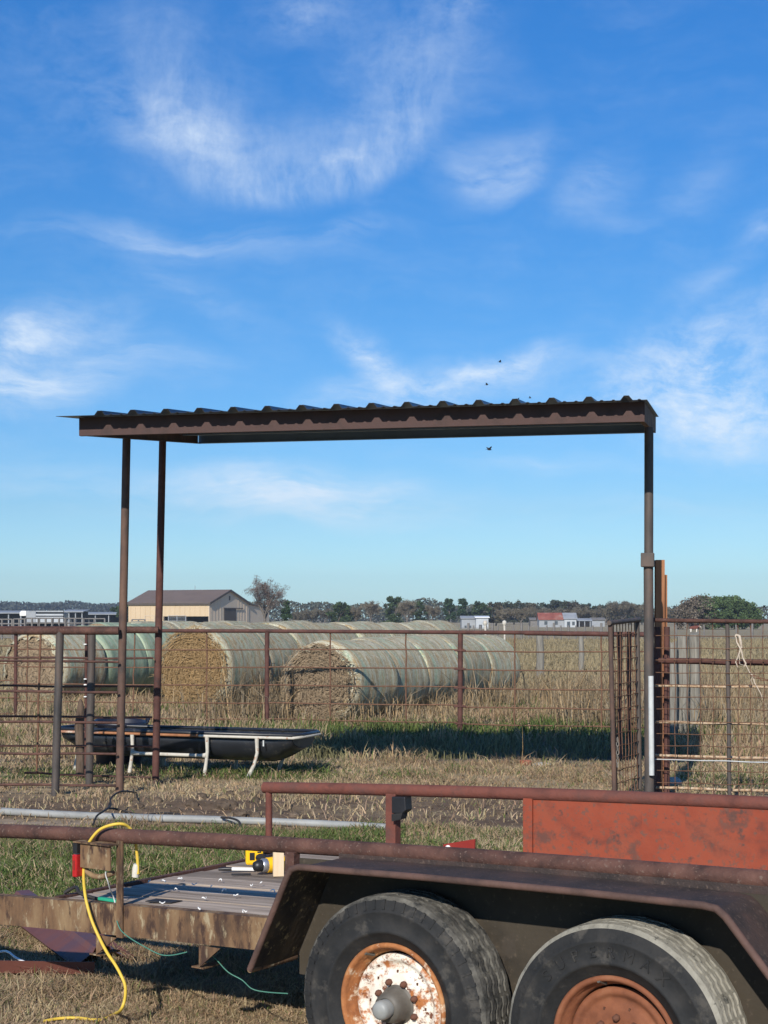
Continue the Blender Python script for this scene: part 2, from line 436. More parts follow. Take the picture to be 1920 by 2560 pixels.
mat('barn_gable', [(.54, .44, .33), (.59, .48, .36)], .4, rough=.7)
mat('barn_roof', [(.13, .095, .075), (.17, .125, .10)], .3, rough=.65)
mat('barn_trim', [(.075, .06, .05), (.085, .07, .06)], 2, rough=.7)
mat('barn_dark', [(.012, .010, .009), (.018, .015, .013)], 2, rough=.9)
mat('roof_rusted', [(.16, .045, .035), (.26, .085, .06), (.30, .20, .17)], .5, stretch=(1, 1, 1), rough=.8)
mat('tin_grey', [(.20, .215, .23), (.28, .295, .31), (.24, .25, .255)], .6, rough=.6)
mat('tin_white', [(.34, .36, .38), (.44, .46, .47)], .8, rough=.5)
mat('window_dark', [(.05, .06, .07), (.08, .09, .10)], 1, rough=.15, spec=.6)
mat('tin_bright', [(.74, .73, .70), (.82, .80, .76)], 2, rough=.3)
mat('pen_wood', [(.13, .12, .11), (.20, .185, .17)], 3, rough=.9)
mat('bark_grey', [(.10, .085, .07), (.18, .155, .13)], 2, rough=.95)
mat('bird_dark', [(.02, .02, .022), (.03, .03, .03)], 9, rough=.8)
mat('trim_purple', [(.12, .05, .04), (.15, .06, .045), (.085, .055, .07)], 2.2, stretch=(3, .6, 1), rough=.42, metal=.2, spec=.4)
mat('trim_brown', [(.10, .035, .026), (.14, .05, .035)], 4, rough=.4, metal=.3)

def attr_mat(name, rough=.9, transl=.0, noise=0.0, nscale=30, bump=0):
    m = bpy.data.materials.new(name); m.use_nodes = True
    t = m.node_tree; b = t.nodes['Principled BSDF']
    b.inputs['Roughness'].default_value = rough; b.inputs['Specular IOR Level'].default_value = .12
    a = N(t, 'ShaderNodeAttribute', attribute_name='col')
    colour = a.outputs['Color']
    if noise or bump:
        g = N(t, 'ShaderNodeNewGeometry')
        n = N(t, 'ShaderNodeTexNoise'); n.inputs['Scale'].default_value = nscale; n.inputs['Detail'].default_value = 9; n.inputs['Roughness'].default_value = .7
        t.links.new(g.outputs['Position'], n.inputs['Vector'])
        mr = N(t, 'ShaderNodeMapRange'); mr.inputs['From Min'].default_value = .3; mr.inputs['From Max'].default_value = .7
        mr.inputs['To Min'].default_value = 1 - noise; mr.inputs['To Max'].default_value = 1 + noise
        t.links.new(n.outputs[0], mr.inputs['Value'])
        hv = N(t, 'ShaderNodeHueSaturation'); t.links.new(mr.outputs[0], hv.inputs['Value']); t.links.new(colour, hv.inputs['Color'])
        colour = hv.outputs[0]
        if bump:
            bp = N(t, 'ShaderNodeBump'); bp.inputs['Strength'].default_value = bump; bp.inputs['Distance'].default_value = .03
            t.links.new(n.outputs[0], bp.inputs['Height']); t.links.new(bp.outputs[0], b.inputs['Normal'])
    t.links.new(colour, b.inputs['Base Color'])
    if transl:
        tr = N(t, 'ShaderNodeBsdfTranslucent'); t.links.new(colour, tr.inputs['Color'])
        mx = N(t, 'ShaderNodeMixShader'); mx.inputs[0].default_value = transl
        t.links.new(b.outputs[0], mx.inputs[1]); t.links.new(tr.outputs[0], mx.inputs[2])
        t.links.new(mx.outputs[0], t.nodes['Material Output'].inputs['Surface'])
    MATS[name] = m
    return m
attr_mat('soil', .97, noise=.38, nscale=7, bump=.5)
attr_mat('blade', .8, transl=.22)
attr_mat('leaf', .75, transl=.18)

def raw_mesh(name, V, polys_n, material, col=None, parent=None):
    """V (k, polys_n, 3): k separate polygons of polys_n corners; col (k, 3)"""
    k = V.shape[0]; n = polys_n
    me = bpy.data.meshes.new(name)
    me.vertices.add(k * n); me.vertices.foreach_set('co', V.reshape(-1).astype(np.float32))
    me.loops.add(k * n); me.loops.foreach_set('vertex_index', np.arange(k * n, dtype=np.int32))
    me.polygons.add(k); me.polygons.foreach_set('loop_start', np.arange(0, k * n, n, dtype=np.int32))
    if col is not None:
        a = me.color_attributes.new('col', 'FLOAT_COLOR', 'POINT')
        c = np.ones((k, n, 4), np.float32); c[:, :, :3] = col[:, None, :]
        a.data.foreach_set('color', c.reshape(-1))
    me.materials.append(material)
    me.update(calc_edges=True)
    o = bpy.data.objects.new(name, me); COL.objects.link(o)
    if parent is not None: o.parent = parent
    return o

# ------------------------------------------------------------------ ground
DRY = np.array([.34, .26, .16]); GREEN = np.array([.095, .115, .04]); DIRT = np.array([.125, .085, .058]); MUD = np.array([.13, .105, .078]); PALE = np.array([.34, .27, .20])
FIELD = np.array([.30, .245, .15])

def zone_weights(x, y):
    n1 = fbm(x * 1.3 + 3, y * 1.3); n2 = fbm(x * .5, y * .5 + 8)
    j = (n1 - .5)
    green = smooth(8.6, 9.6, y + j) * (1 - smooth(13.0, 13.35, y + j * .5)) * (.55 + .9 * (n2 - .3)) * (1 - .5 * smooth(0, 1.2, x))
    green = np.maximum(green, .75 * smooth(17.4, 18.2, y) * (1 - smooth(19.2, 20.2, y)) * (1 - smooth(-.9, .0, x)) * smooth(.35, .6, n1 + .1))
    green = np.maximum(green, .95 * smooth(24.0, 24.7, y + j) * (1 - smooth(26.5, 27.6, y + j)) * smooth(-2.5, -.5, x + j * 2))
    green = np.maximum(green, .5 * smooth(23.5, 25.5, y) * (1 - smooth(27, 29, y)) * smooth(.3, .7, n2))
    green = np.maximum(green, .5 * smooth(.48, .75, n2) * (1 - smooth(40, 60, y)) * smooth(15.5, 17, y))
    green = np.maximum(green, .35 * smooth(-1.7, -2.1, x) * (1 - smooth(7.5, 9, y)))
    dirt = smooth(13.1, 13.5, y + j * .5) * (1 - smooth(15.6, 17.0, y + j * 1.5)) * (.55 + 1.2 * np.clip(n1 - .25, 0, 1))
    dirt = np.maximum(dirt, .8 * smooth(11.8, 12.6, y + j) * (1 - smooth(14.5, 15.5, y + j)) * smooth(.0, .6, x + j) * np.clip(n1 * 1.7, 0, 1))
    dirt = np.maximum(dirt, .8 * smooth(28, 30, y) * (1 - smooth(38, 40, y)) * smooth(1.6, 2.8, x - (y - 28) * .33) * (1 - smooth(4.4, 5.6, x - (y - 28) * .33)))
    mud = smooth(20.0, 21.2, y + j * 2.5) * (1 - smooth(23.0, 24.4, y + j * 1.5)) * smooth(-2.6, -1.2, x + j * 2) * (1 - smooth(3.6, 4.6, x + j))
    mud = np.maximum(mud, .7 * np.exp(-((x + 6) / 1.2) ** 2 - ((y - 21.5) / .7) ** 2))
    green = green * (1 - mud) * (1 - .8 * np.clip(dirt, 0, 1))
    return np.clip(green, 0, 1), np.clip(dirt, 0, 1), np.clip(mud, 0, 1)

def build_ground():
    ys = np.concatenate([np.array([-60, -20, -5, 0, 2, 3.5]), np.arange(4.5, 34, .12), np.arange(34, 70, 1.2), np.geomspace(71, 6000, 42)])
    xp = np.concatenate([np.arange(0, 9, .12), np.geomspace(9.3, 6000, 46)])
    xs = np.concatenate([-xp[:0:-1], xp])
    X, Y = np.meshgrid(xs, ys)
    Z = gz(X, Y)
    ny, nx = X.shape
    V = np.stack([X, Y, Z], -1).reshape(-1, 3)
    idx = np.arange(ny * nx).reshape(ny, nx)
    Fq = np.stack([idx[:-1, :-1], idx[:-1, 1:], idx[1:, 1:], idx[1:, :-1]], -1).reshape(-1, 4)
    me = bpy.data.meshes.new('ground')
    me.vertices.add(len(V)); me.vertices.foreach_set('co', V.reshape(-1).astype(np.float32))
    me.loops.add(Fq.size); me.loops.foreach_set('vertex_index', Fq.reshape(-1).astype(np.int32))
    me.polygons.add(len(Fq)); me.polygons.foreach_set('loop_start', np.arange(0, Fq.size, 4, dtype=np.int32))
    g, d, m = zone_weights(X, Y)
    base = DRY * (1 - .25 * (fbm(X * .7, Y * .7)[..., None] - .3))
    farw = smooth(40, 90, Y)[..., None]
    base = base * (1 - farw) + FIELD * (1 + .35 * (fbm(X * .03, Y * .012)[..., None] - .5)) * farw
    c = base
    for w, colr in ((g, GREEN * .8), (d, DIRT), (m, MUD)):
        c = c * (1 - w[..., None]) + colr * w[..., None]
    pale = np.exp(-((X + 3.0) / 1.3) ** 2 - ((Y - 13.65) / .3) ** 2)[..., None]
    c = c * (1 - .7 * pale) + PALE * .7 * pale
    a = me.color_attributes.new('col', 'FLOAT_COLOR', 'POINT')
    rgba = np.ones((ny * nx, 4), np.float32); rgba[:, :3] = c.reshape(-1, 3)
    a.data.foreach_set('color', rgba.reshape(-1))
    me.materials.append(MATS['soil'])
    me.polygons.foreach_set('use_smooth', np.ones(len(Fq), bool))
    me.update(calc_edges=True)
    o = bpy.data.objects.new('ground', me); COL.objects.link(o)
    tag(o, 'dry pasture ground with green strip, dug dirt and dark mud', 'ground', kind='structure')
build_ground()

def blades(name, label, n, xr, yr, hr, wd, colf, seed, keep=None, lean=.6, curl=.5, fan=True):
    """n grass blades (three-cornered tip on a bent quad) over the patch xr x yr"""
    rs = np.random.RandomState(seed)
    y = rs.uniform(yr[0], yr[1], n)
    if fan:                                   # only the wedge the place is seen in, with a margin
        half = .31 * y + .8
        lo = np.maximum(xr[0], -half); hi = np.minimum(xr[1], half)
        x = lo + (hi - lo) * rs.rand(n)
    else:
        x = rs.uniform(xr[0], xr[1], n)
    if keep is not None:
        k = rs.rand(n) < keep(x, y); x, y = x[k], y[k]; n = len(x)
    h = rs.uniform(hr[0], hr[1], n) * (.35 + 2.4 * fbm(x * 2.2, y * 2.2) ** 2)
    z = gz(x, y)
    th = rs.uniform(0, 2 * math.pi, n); ld = fbm(x * 1.4 + 50, y * 1.4) * 14 + rs.normal(0, 1.9, n)
    l = rs.uniform(.1, lean, n)
    side = np.stack([np.cos(th), np.sin(th), np.zeros(n)], -1) * (wd * rs.uniform(.6, 1.3, n))[:, None] * .5
    ldir = np.stack([np.cos(ld), np.sin(ld), np.zeros(n)], -1)
    up = np.array([0, 0, 1.0])
    p0 = np.stack([x, y, z - .01], -1)
    p1 = p0 + up * (h * .6)[:, None] + ldir * (h * l * .4)[:, None]
    cu = rs.uniform(-.25, 1, n) * curl
    p2 = p0 + up * (h * (1 - .55 * cu))[:, None] + ldir * (h * (l + cu))[:, None]
    V = np.empty((n, 2, 4, 3))
    V[:, 0] = np.stack([p0 - side, p0 + side, p1 + side * .8, p1 - side * .8], 1)
    V[:, 1] = np.stack([p1 - side * .8, p1 + side * .8, p2 + side * .12, p2 - side * .12], 1)
    c = colf(x, y, rs)
    c = np.repeat(c, 2, 0)
    o = raw_mesh(name, V.reshape(-1, 4, 3), 4, MATS['blade'], c)
    return tag(o, label, 'grass', kind='stuff')

def grass_colour(x, y, rs):
    n = len(x)
    g, d, m = zone_weights(x, y)
    dry = np.array([.50, .385, .235]) * rs.uniform(.65, 1.2, n)[:, None] * (1 + rs.uniform(-.08, .08, (n, 3)))
    grn = np.array([.115, .15, .045]) * rs.uniform(.6, 1.35, n)[:, None] * (1 + rs.uniform(-.15, .15, (n, 3)))
    v = np.clip((fbm(x * 1.1 + 31, y * 1.1) - .28) * 2.2, 0, 1)[:, None] * .75 + .25 * rs.rand(n)[:, None]
    dry = dry * v + dry * np.array([.58, .52, .50]) * (1 - v)
    pick = rs.rand(n) < np.clip(g * .9 + .04, 0, 1)
    c = np.where(pick[:, None], grn, dry)
    dk = rs.rand(n) < m
    olive = np.array([.20, .185, .095]) * rs.uniform(.5, 1.3, n)[:, None]
    return np.where(dk[:, None], olive, c)

def build_grass():
    blades('lawn_grass', 'short dry brown grass under and in front of the trailer', 130000, (-2.6, 1.4), (6.0, 9.3), (.025, .06), .006, grass_colour, 1, keep=lambda x, y: np.clip(2.8 * fbm(x * 3 + 4, y * 3) - .5, .15, 1), lean=1.4, curl=.9)
    blades('verge_grass', 'green grass strip between trailer and the long pale pipe', 150000, (-4, 3.5), (8.8, 13.3), (.035, .085), .009, grass_colour, 2, keep=lambda x, y: (1 - .8 * zone_weights(x, y)[1]) * np.clip(2.6 * fbm(x * 1.9 + 4, y * 1.9) - .35, .12, 1), lean=1.0)
    blades('fence_grass', 'dry tufts and straw around the fence and trough', 75000, (-5, 5), (13.3, 20.5), (.03, .095), .012, grass_colour, 3, keep=lambda x, y: (.13 + .87 * smooth(15.2, 17.2, y)) * (1 - .9 * zone_weights(x, y)[2]) * np.clip(1.6 * fbm(x * 1.7, y * 1.7), 0, 1), lean=1.5, curl=.9)
    def w4(x, y):
        return (1 - .55 * zone_weights(x, y)[2] * smooth(-1.5, 2.5, x)) * (1 - .6 * zone_weights(x, y)[1])
    blades('pasture_grass', 'mixed green and dry grass in front of the hay bales', 90000, (-9, 9), (20.5, 36), (.08, .22), .018, grass_colour, 4, keep=w4, lean=.7)
    blades('straw_litter', 'flattened straw lying over the dug dirt', 11000, (-4.5, 4.5), (12.0, 17.0), (.016, .035), .009, lambda x, y, rs: np.array([.40, .30, .18]) * rs.uniform(.4, 1.2, len(x))[:, None], 5, keep=lambda x, y: np.clip(2.2 * fbm(x * 2.5, y * 2.5) - .5, 0, 1), lean=5.0, curl=1.0)
    tall = lambda x, y, rs: (np.array([.37, .275, .165]) * rs.uniform(.35, 1.25, len(x))[:, None]) * (1 + np.array([-.1, 0, .15]) * rs.uniform(-1, 1, len(x))[:, None])
    def near_bales(x, y):
        u = x - (-1.1 + (y - 28) * .50)
        v = x - (-3.7 + (y - 32) * .50)
        a = np.exp(-((u + 1.0) / .55) ** 2) * smooth(27.0, 27.6, y) * (1 - smooth(31, 35, y)) + .9 * np.exp(-((u - 1.15) / .5) ** 2) * smooth(28.2, 29.5, y) + .6 * np.exp(-((v - 1.2) / .5) ** 2) * smooth(31, 32, y)
        a = a + .75 * smooth(2.9, 3.5, x) * smooth(25.6, 26.5, y) * (1 - smooth(29, 31.5, y)) * (1 - smooth(4.3, 4.7, x)) + .16 * smooth(4.2, 4.8, x) * smooth(21, 23, y)
        a = a + .5 * np.exp(-((y - 27.4) / .4) ** 2) * (1 - smooth(-1, 1.5, x))
        return np.clip(a * 1.6, 0, 1) * np.clip(2.6 * fbm(x * 1.6, y * 1.6) - .4, 0, 1)
    blades('tall_dry_weeds', 'tall dry weed stalks growing between the hay bale rows', 75000, (-9, 9), (21, 40), (.25, .78), .015, tall, 6, keep=near_bales, lean=.45, curl=.45)
    blades('field_grass', 'pale dry grass of the open field behind the bales', 90000, (-40, 40), (36, 130), (.14, .32), .05, lambda x, y, rs: np.array([.31, .25, .145]) * rs.uniform(.75, 1.15, len(x))[:, None], 8, lean=.6)
build_grass()

# ------------------------------------------------------------------ far background: trees
def tree(px, D, top, width, kind, label, seed, base=None, group=None, cat='tree', n=None, name=None, dens=1.0, hue=None):
    """a tree whose crown top stands at photo row `top` when seen from D metres; width in metres"""
    rs = np.random.RandomState(seed); rr = random.Random(seed)
    x0 = (px - 960) * D / F; z0 = float(gz(x0, D))
    h = H - (top - HZ) * D / F - z0
    root = thing(name or {'oak': 'evergreen_oak', 'pine': 'pine_tree', 'bare': 'bare_tree', 'scrub': 'round_thicket'}[kind], label, cat, (x0, D, z0), 0, group)
    w = width / 2
    wood = MB(); tips = []
    tr = max(.10, h * .028)
    def limb(p, d, ln, r, depth):
        q = p + d * ln
        mid = p + d * ln * .5 + Vector((rr.uniform(-1, 1), rr.uniform(-1, 1), rr.uniform(-.3, .6))) * ln * .10
        wood.tube([p, mid, q], [r, r * .8, r * .55], 5, caps=False)
        tips.append(q)
        if depth > 0:
            for k in range(rr.choice((2, 3, 3))):
                dd = (d + Vector((rr.uniform(-1, 1), rr.uniform(-1, 1), rr.uniform(-.25, .7))) * .75).normalized()
                limb(q if k else mid, dd, ln * rr.uniform(.55, .8), r * .55, depth - 1)
    trunk_h = h * (.30 if kind != 'pine' else .9)
    if kind != 'scrub':
        wood.tube([(0, 0, -.1), (rr.uniform(-.1, .1), 0, trunk_h * .5), (rr.uniform(-.2, .2), 0, trunk_h)], [tr * 1.25, tr, tr * .8], 7, caps=False)
    else:
        for k in range(9):
            bx = rr.uniform(-.7, .7) * w
            MB().tube([(bx, rr.uniform(-1, 1), -.1), (bx * 1.1, rr.uniform(-1, 1), h * .35)], [.16, .09], 5).build('stem', MATS['bark_grey'], root)
    if kind in ('bare', 'oak'):
        for k in range(6 if kind == 'bare' else 4):
            a = k * 2.4 + rr.random()
            d = Vector((math.cos(a) * w / h * 1.5, math.sin(a) * w / h * 1.5, 1)).normalized()
            limb(Vector((0, 0, trunk_h * rr.uniform(.6, 1))), d, h * .30, tr * .6, 2 if kind == 'oak' else 3)
    if kind != 'scrub': wood.build('trunk', MATS['bark_grey'], root)
    # crown
    C = []
    if kind == 'oak':
        k = 44
        for i in range(k):
            a = rs.uniform(0, 6.28); r = w * math.sqrt(rs.rand()) * .95; zz = rs.uniform(.10, .97)
            shrink = math.sqrt(max(.06, 1 - ((zz - .45) / .58) ** 2)) if zz > .45 else .85 + .3 * zz
            C.append((r * math.cos(a) * shrink, r * math.sin(a) * shrink, zz * h - .04 * h, w * rs.uniform(.16, .30)))
    elif kind == 'pine':
        for i in range(26):
            zz = rs.uniform(.28, 1); a = rs.uniform(0, 6.28); r = w * (1.05 - zz * .85) * rs.rand() ** .5
            C.append((r * math.cos(a), r * math.sin(a), zz * h - .03 * h, w * rs.uniform(.16, .30)))
    elif kind == 'scrub':
        for i in range(260):
            a = rs.uniform(0, 6.28); r = w * math.sqrt(rs.rand()); e = math.sqrt(max(0, 1 - (r / w) ** 3.2))
            zz = (rs.uniform(.12, .93) if rs.rand() < .4 else rs.uniform(.78, .95)) * (.25 + .73 * e)
            C.append((r * math.cos(a), r * .5 * math.sin(a), zz * h, w * rs.uniform(.08, .15)))
    else:
        for q in tips:
            C.append((q.x, q.y, q.z, h * .075))
    C = np.array(C)
    per = {'oak': 75, 'pine': 80, 'scrub': 75, 'bare': 9}[kind] * dens
    m = int(len(C) * per)
    ci = rs.randint(0, len(C), m)
    off = rs.normal(size=(m, 3)); off /= np.linalg.norm(off, axis=1)[:, None]
    off *= (rs.rand(m) ** .45 * np.where(rs.rand(m) < .18, 1.45, 1.0))[:, None]
    P = C[ci, :3] + off * C[ci, 3:4] * np.array([1, 1, .75])
    P[:, 2] = np.maximum(P[:, 2], .15 * h if kind != 'scrub' else .12)
    sz = (D / F) * rs.uniform(1.5, 3.8, m) * (1.0 if kind != 'bare' else .8)
    u = rs.normal(size=(m, 3)); u /= np.linalg.norm(u, axis=1)[:, None]
    v = np.cross(u, rs.normal(size=(m, 3))); v /= np.linalg.norm(v, axis=1)[:, None]
    asp = .6 if kind != 'bare' else .16
    u = u * sz[:, None] * (1 if kind != 'bare' else 2.0); v = v * (sz * asp)[:, None]
    V = np.stack([P - u, P - v, P + u, P + v], 1)
    tint = hue or {'oak': (.050, .074, .030), 'pine': (.040, .068, .032), 'scrub': (.085, .125, .048), 'bare': (.185, .158, .112)}[kind]
    clump = rs.uniform(.7, 1.35, len(C))[ci]
    col = np.array(tint) * (clump * rs.uniform(.7, 1.35, m))[:, None]
    if kind == 'scrub':                       # its left third is leafless brush
        brown = (P[:, 0] < -.30 * w + rs.uniform(-.25, .25, m) * w)
        col[brown] = np.array((.17, .14, .105)) * rs.uniform(.6, 1.3, brown.sum())[:, None]
    raw_mesh('crown', V, 4, MATS['leaf'], col, root)
    return root

tree(662, 190, 1447, 5.2, 'bare', 'airy half-bare tree with reddish twigs right beside the tan barn', 11, dens=3.2, hue=(.16, .12, .10))
tree(716, 200, 1502, 2.3, 'pine', 'small dark green tree at the foot of the half-bare tree', 12)
tree(846, 300, 1503, 5.4, 'oak', 'low dark rounded evergreen standing alone above the hay bales', 13, dens=1.4)
tree(890, 300, 1520, 1.6, 'bare', 'small grey bush right of the lone dark rounded evergreen', 14, dens=3)
tree(927, 320, 1501, 2.6, 'bare', 'thin pale leafless tree left of the tall dark oak', 15, dens=2.5)
tree(986, 330, 1489, 4.9, 'oak', 'tall dark evergreen with flat top, left end of the central tree group', 16, dens=1.3)
tree(1048, 330, 1500, 3.2, 'oak', 'narrow dark evergreen right of the pale leafless trees', 17)
tree(1018, 322, 1500, 3.0, 'bare', 'grey leafless tree between two dark evergreens', 18, dens=2.5)
tree(1078, 335, 1513, 3.6, 'bare', 'brownish grey leafless tree before the tall pines', 19, dens=4)
tree(1122, 340, 1494, 4.2, 'pine', 'dark pine at left end of the tall pine group', 20, dens=1.3)
tree(1158, 340, 1495, 4.0, 'pine', 'dark pine in the middle of the tall pine group', 21, dens=1.3)
tree(1200, 345, 1502, 4.6, 'oak', 'dark evergreen behind the white field hut', 22, dens=1.2)
tree(1240, 350, 1500, 4.2, 'oak', 'dark brown-green oak right of the pines', 23, hue=(.075, .068, .04))
tree(1262, 330, 1516, 5.2, 'bare', 'wide grey leafless tree right of the white field hut', 24, dens=4)
tree(1302, 330, 1515, 5.0, 'bare', 'spreading grey leafless tree left of the rusty-roofed house', 25, dens=4)
NTH = ['1st', '2nd', '3rd'] + ['%dth' % i for i in range(4, 31)]
k = 30
for px, top, w, kd in [(1285, 1503, 5, 'oak'), (1330, 1507, 5, 'pine'), (1362, 1508, 3.4, 'oak'), (1398, 1501, 4.4, 'oak'), (1425, 1505, 5, 'oak'), (1472, 1508, 3.0, 'oak'), (1500, 1514, 4, 'oak'),
                       (1540, 1511, 5, 'oak'), (1575, 1509, 5, 'oak'), (1605, 1514, 4.6, 'oak'), (1690, 1518, 5, 'oak'), (1720, 1516, 5, 'oak')]:
    tree(px, 430, top, w * 1.9, kd, '%s dark tree from the left in the far line behind the rusty-roofed house' % NTH[k - 30], k, group='far line of dark trees', hue=((.055, .062, .034), (.075, .066, .042), (.05, .06, .036))[k % 3]); k += 1
for px, top, w in sorted([(1447, 1513, 6.5), (1515, 1512, 6.6), (1555, 1497, 7.0), (1595, 1507, 7), (1478, 1518, 6), (780, 1521, 6), (812, 1518, 6), (762, 1524, 5), (740, 1528, 5), (1345, 1516, 6), (1380, 1519, 6), (1415, 1518, 6), (1660, 1516, 7)]):
    tree(px, 380, top, w, 'bare', '%s leafless grey tree from the left in the far brush line' % NTH[k - 42], k, group='far leafless trees', dens=4.5, hue=(.155, .135, .095)); k += 1
tree(1792, 240, 1489, 13.2, 'scrub', 'big rounded green thicket with a leafless left side', 71, cat='thicket', dens=1.6)
tree(320, 300, 1512, 4.5, 'oak', 'dark tree right behind the left end of the tan barn', 72)
tree(290, 320, 1516, 3.8, 'oak', 'dark tree peeking past the left shelter post', 73)

def far_wood():
    rs = np.random.RandomState(99)
    P, S, Cc = [], [], []
    for x0, x1, D, hh, n, c in ((-270, -110, 900, 10.5, 12000, (.060, .070, .062)), (-75, 105, 620, 8.2, 13000, (.085, .088, .055)), (105, 330, 620, 6.0, 9000, (.085, .085, .06)), (-125, -60, 700, 5.5, 3000, (.07, .075, .06))):
        x = rs.uniform(x0, x1, n); y = D + rs.uniform(0, 40, n)
        hgt = hh * (.45 + .9 * fbm(x * .06, np.full(n, D * .1)))
        z = rs.rand(n) ** .8 * hgt
        P.append(np.stack([x, y, z], -1)); S.append(np.full(n, D / F * 4.0)); Cc.append(np.array(c) * rs.uniform(.6, 1.4, n)[:, None])
    P = np.concatenate(P); S = np.concatenate(S) * rs.uniform(.6, 1.3, len(P)); Cc = np.concatenate(Cc); m = len(P)
    u = rs.normal(size=(m, 3)); u /= np.linalg.norm(u, axis=1)[:, None]
    v = np.cross(u, rs.normal(size=(m, 3))); v /= np.linalg.norm(v, axis=1)[:, None]
    u *= S[:, None]; v *= (S * .7)[:, None]
    o = raw_mesh('far_wood', np.stack([P - u, P - v, P + u, P + v], 1), 4, MATS['leaf'], Cc)
    tag(o, 'low hazy woods along the horizon behind everything', 'woods', kind='stuff')
far_wood()

# ------------------------------------------------------------------ far background: buildings
def barn():
    D = 250.0; b = R(25)
    p = at(527, HZ, D); x0 = p.x
    root = thing('metal_barn', 'tan metal barn with brown gable roof and open side bay', 'barn', (x0, D - 3, 0), -b)
    L, W, eave, ridge = 15.4, 12.6, 4.2, 6.3          # local: x runs along the long side to the left (negative), y back
    # long side with open bay
    def panel(nm, a, c, m, t=.12, par=root):
        return MB().span(a, c).build(nm, m, par)
    panel('wall', (-L, 0, 2.05), (0, .12, eave), MATS['barn_tan'])
    w2 = panel('wall', (-L, 0, 0), (-8.6, .12, 2.05), MATS['barn_tan'])
    for xx in (-8.5, -4.3, -.12):
        panel('post', (xx, .02, 0), (xx + .12, .14, 2.05), MATS['barn_trim'])
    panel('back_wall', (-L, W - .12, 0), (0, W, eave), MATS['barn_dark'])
    panel('end_wall', (-L, 0.12, 0), (-L + .12, W - .12, eave), MATS['barn_tan'])
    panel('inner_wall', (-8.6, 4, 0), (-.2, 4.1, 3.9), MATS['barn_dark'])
    g = MB().prism([(0, 0, 0), (0, W, 0), (0, W, eave), (0, W / 2, ridge), (0, 0, eave)], (0, 0, 0), (.12, 0, 0)).build('gable_wall', MATS['barn_gable'], root)
    d = panel('sliding_door', (.13, 4.5, 0), (.2, 8.3, 3.3), MATS['barn_trim'])
    panel('track', (.2, 4.3, 3.3), (.3, 10.5, 3.45), MATS['barn_trim'], par=d)
    panel('vent', (.13, 6.15, 4.7), (.2, 6.45, 5.4), MATS['barn_trim'])
    for s in (0, 1):
        y0, y1 = (-.3, W / 2) if s == 0 else (W + .3, W / 2)
        dz = .3 * (ridge - eave) / (W / 2)
        mb = MB()
        poly = [(0, y0, eave - dz + .03), (0, y1, ridge + .03), (0, y1, ridge + .16), (0, y0, eave - dz + .16)]
        mb.prism(poly, (-L - .3, 0, 0), (.4, 0, 0))
        rf = mb.build('roof_slope', MATS['barn_roof'], root)
        tr = MB().prism([(0, y0, eave - dz - .18), (0, y1, ridge - .18), (0, y1, ridge + .17), (0, y0, eave - dz + .17)], (.402, 0, 0), (.45, 0, 0)).build('fascia', MATS['barn_trim'], root)
    panel('eave_trim', (-L - .3, -.34, eave - .28), (.4, -.305, eave + .02), MATS['barn_trim'])
    for k in range(16):                                # standing ribs of the wall cladding
        x = -L + .4 + k * .95
        MB().span((x, -.05, 2.05 if x > -8.6 else .05), (x + .09, -.002, eave - .05)).build('cladding_rib', MATS['barn_tan'], root)
    for k in range(13):
        y = .5 + k * .95; zt_ = eave + (ridge - eave) * (1 - abs(y + .04 - W / 2) / (W / 2)) - .25
        if 4.2 < y < 8.5: continue
        MB().span((.122, y, .05), (.16, y + .08, zt_)).build('cladding_rib', MATS['barn_gable'], root)
    # lean-to beyond the gable
    mb = MB().prism([(0, W + .1, 0), (0, W + 7.2, 0), (0, W + 7.2, 3.3), (0, W + .1, 4.05)], (-6, 0, 0), (0, 0, 0))
    mb.build('lean_to', MATS['barn_gable'], root)
    MB().prism([(0, W + .1, 4.08), (0, W + 7.5, 3.3), (0, W + 7.5, 3.45), (0, W + .1, 4.22)], (-6.2, 0, 0), (.2, 0, 0)).build('lean_to_roof', MATS['barn_trim'], root)
    # weather vane rod
    MB().tube([(-6.5, W / 2, ridge), (-6.5, W / 2, ridge + .9)], .04, 5).build('finial', MATS['tin_grey'], root)
barn()

def panel_gate(px0, px1, D, z0, z1, rails, label, m, name='tube_gate', cat='gate', group=None, posts=2, r=.03):
    a = at(px0, HZ, D); b = at(px1, HZ, D); g0 = float(gz(a.x, D))
    root = thing(name, label, cat, (a.x, D, g0), 0, group)
    w = b.x - a.x
    for k in range(rails):
        z = z0 + (z1 - z0) * k / (rails - 1)
        MB().tube([(0, 0, z), (w, 0, z)], r, 5).build('rail', m, root)
    for k in range(posts):
        x = w * k / (posts - 1)
        MB().tube([(x, .0, -.1 if name != 'tube_gate' else z0), (x, .0, z1 + .02)], r * 1.5, 5).build('post', m, root)
    return root
panel_gate(421, 464, 230, .5, 2.1, 6, 'grey tube gate leaning in the barn bay opening', MATS['tin_grey'], r=.045, posts=3)
panel_gate(362, 386, 232, .6, 2.1, 4, 'tan tube gate against the barn wall', MATS['barn_gable'], r=.04)

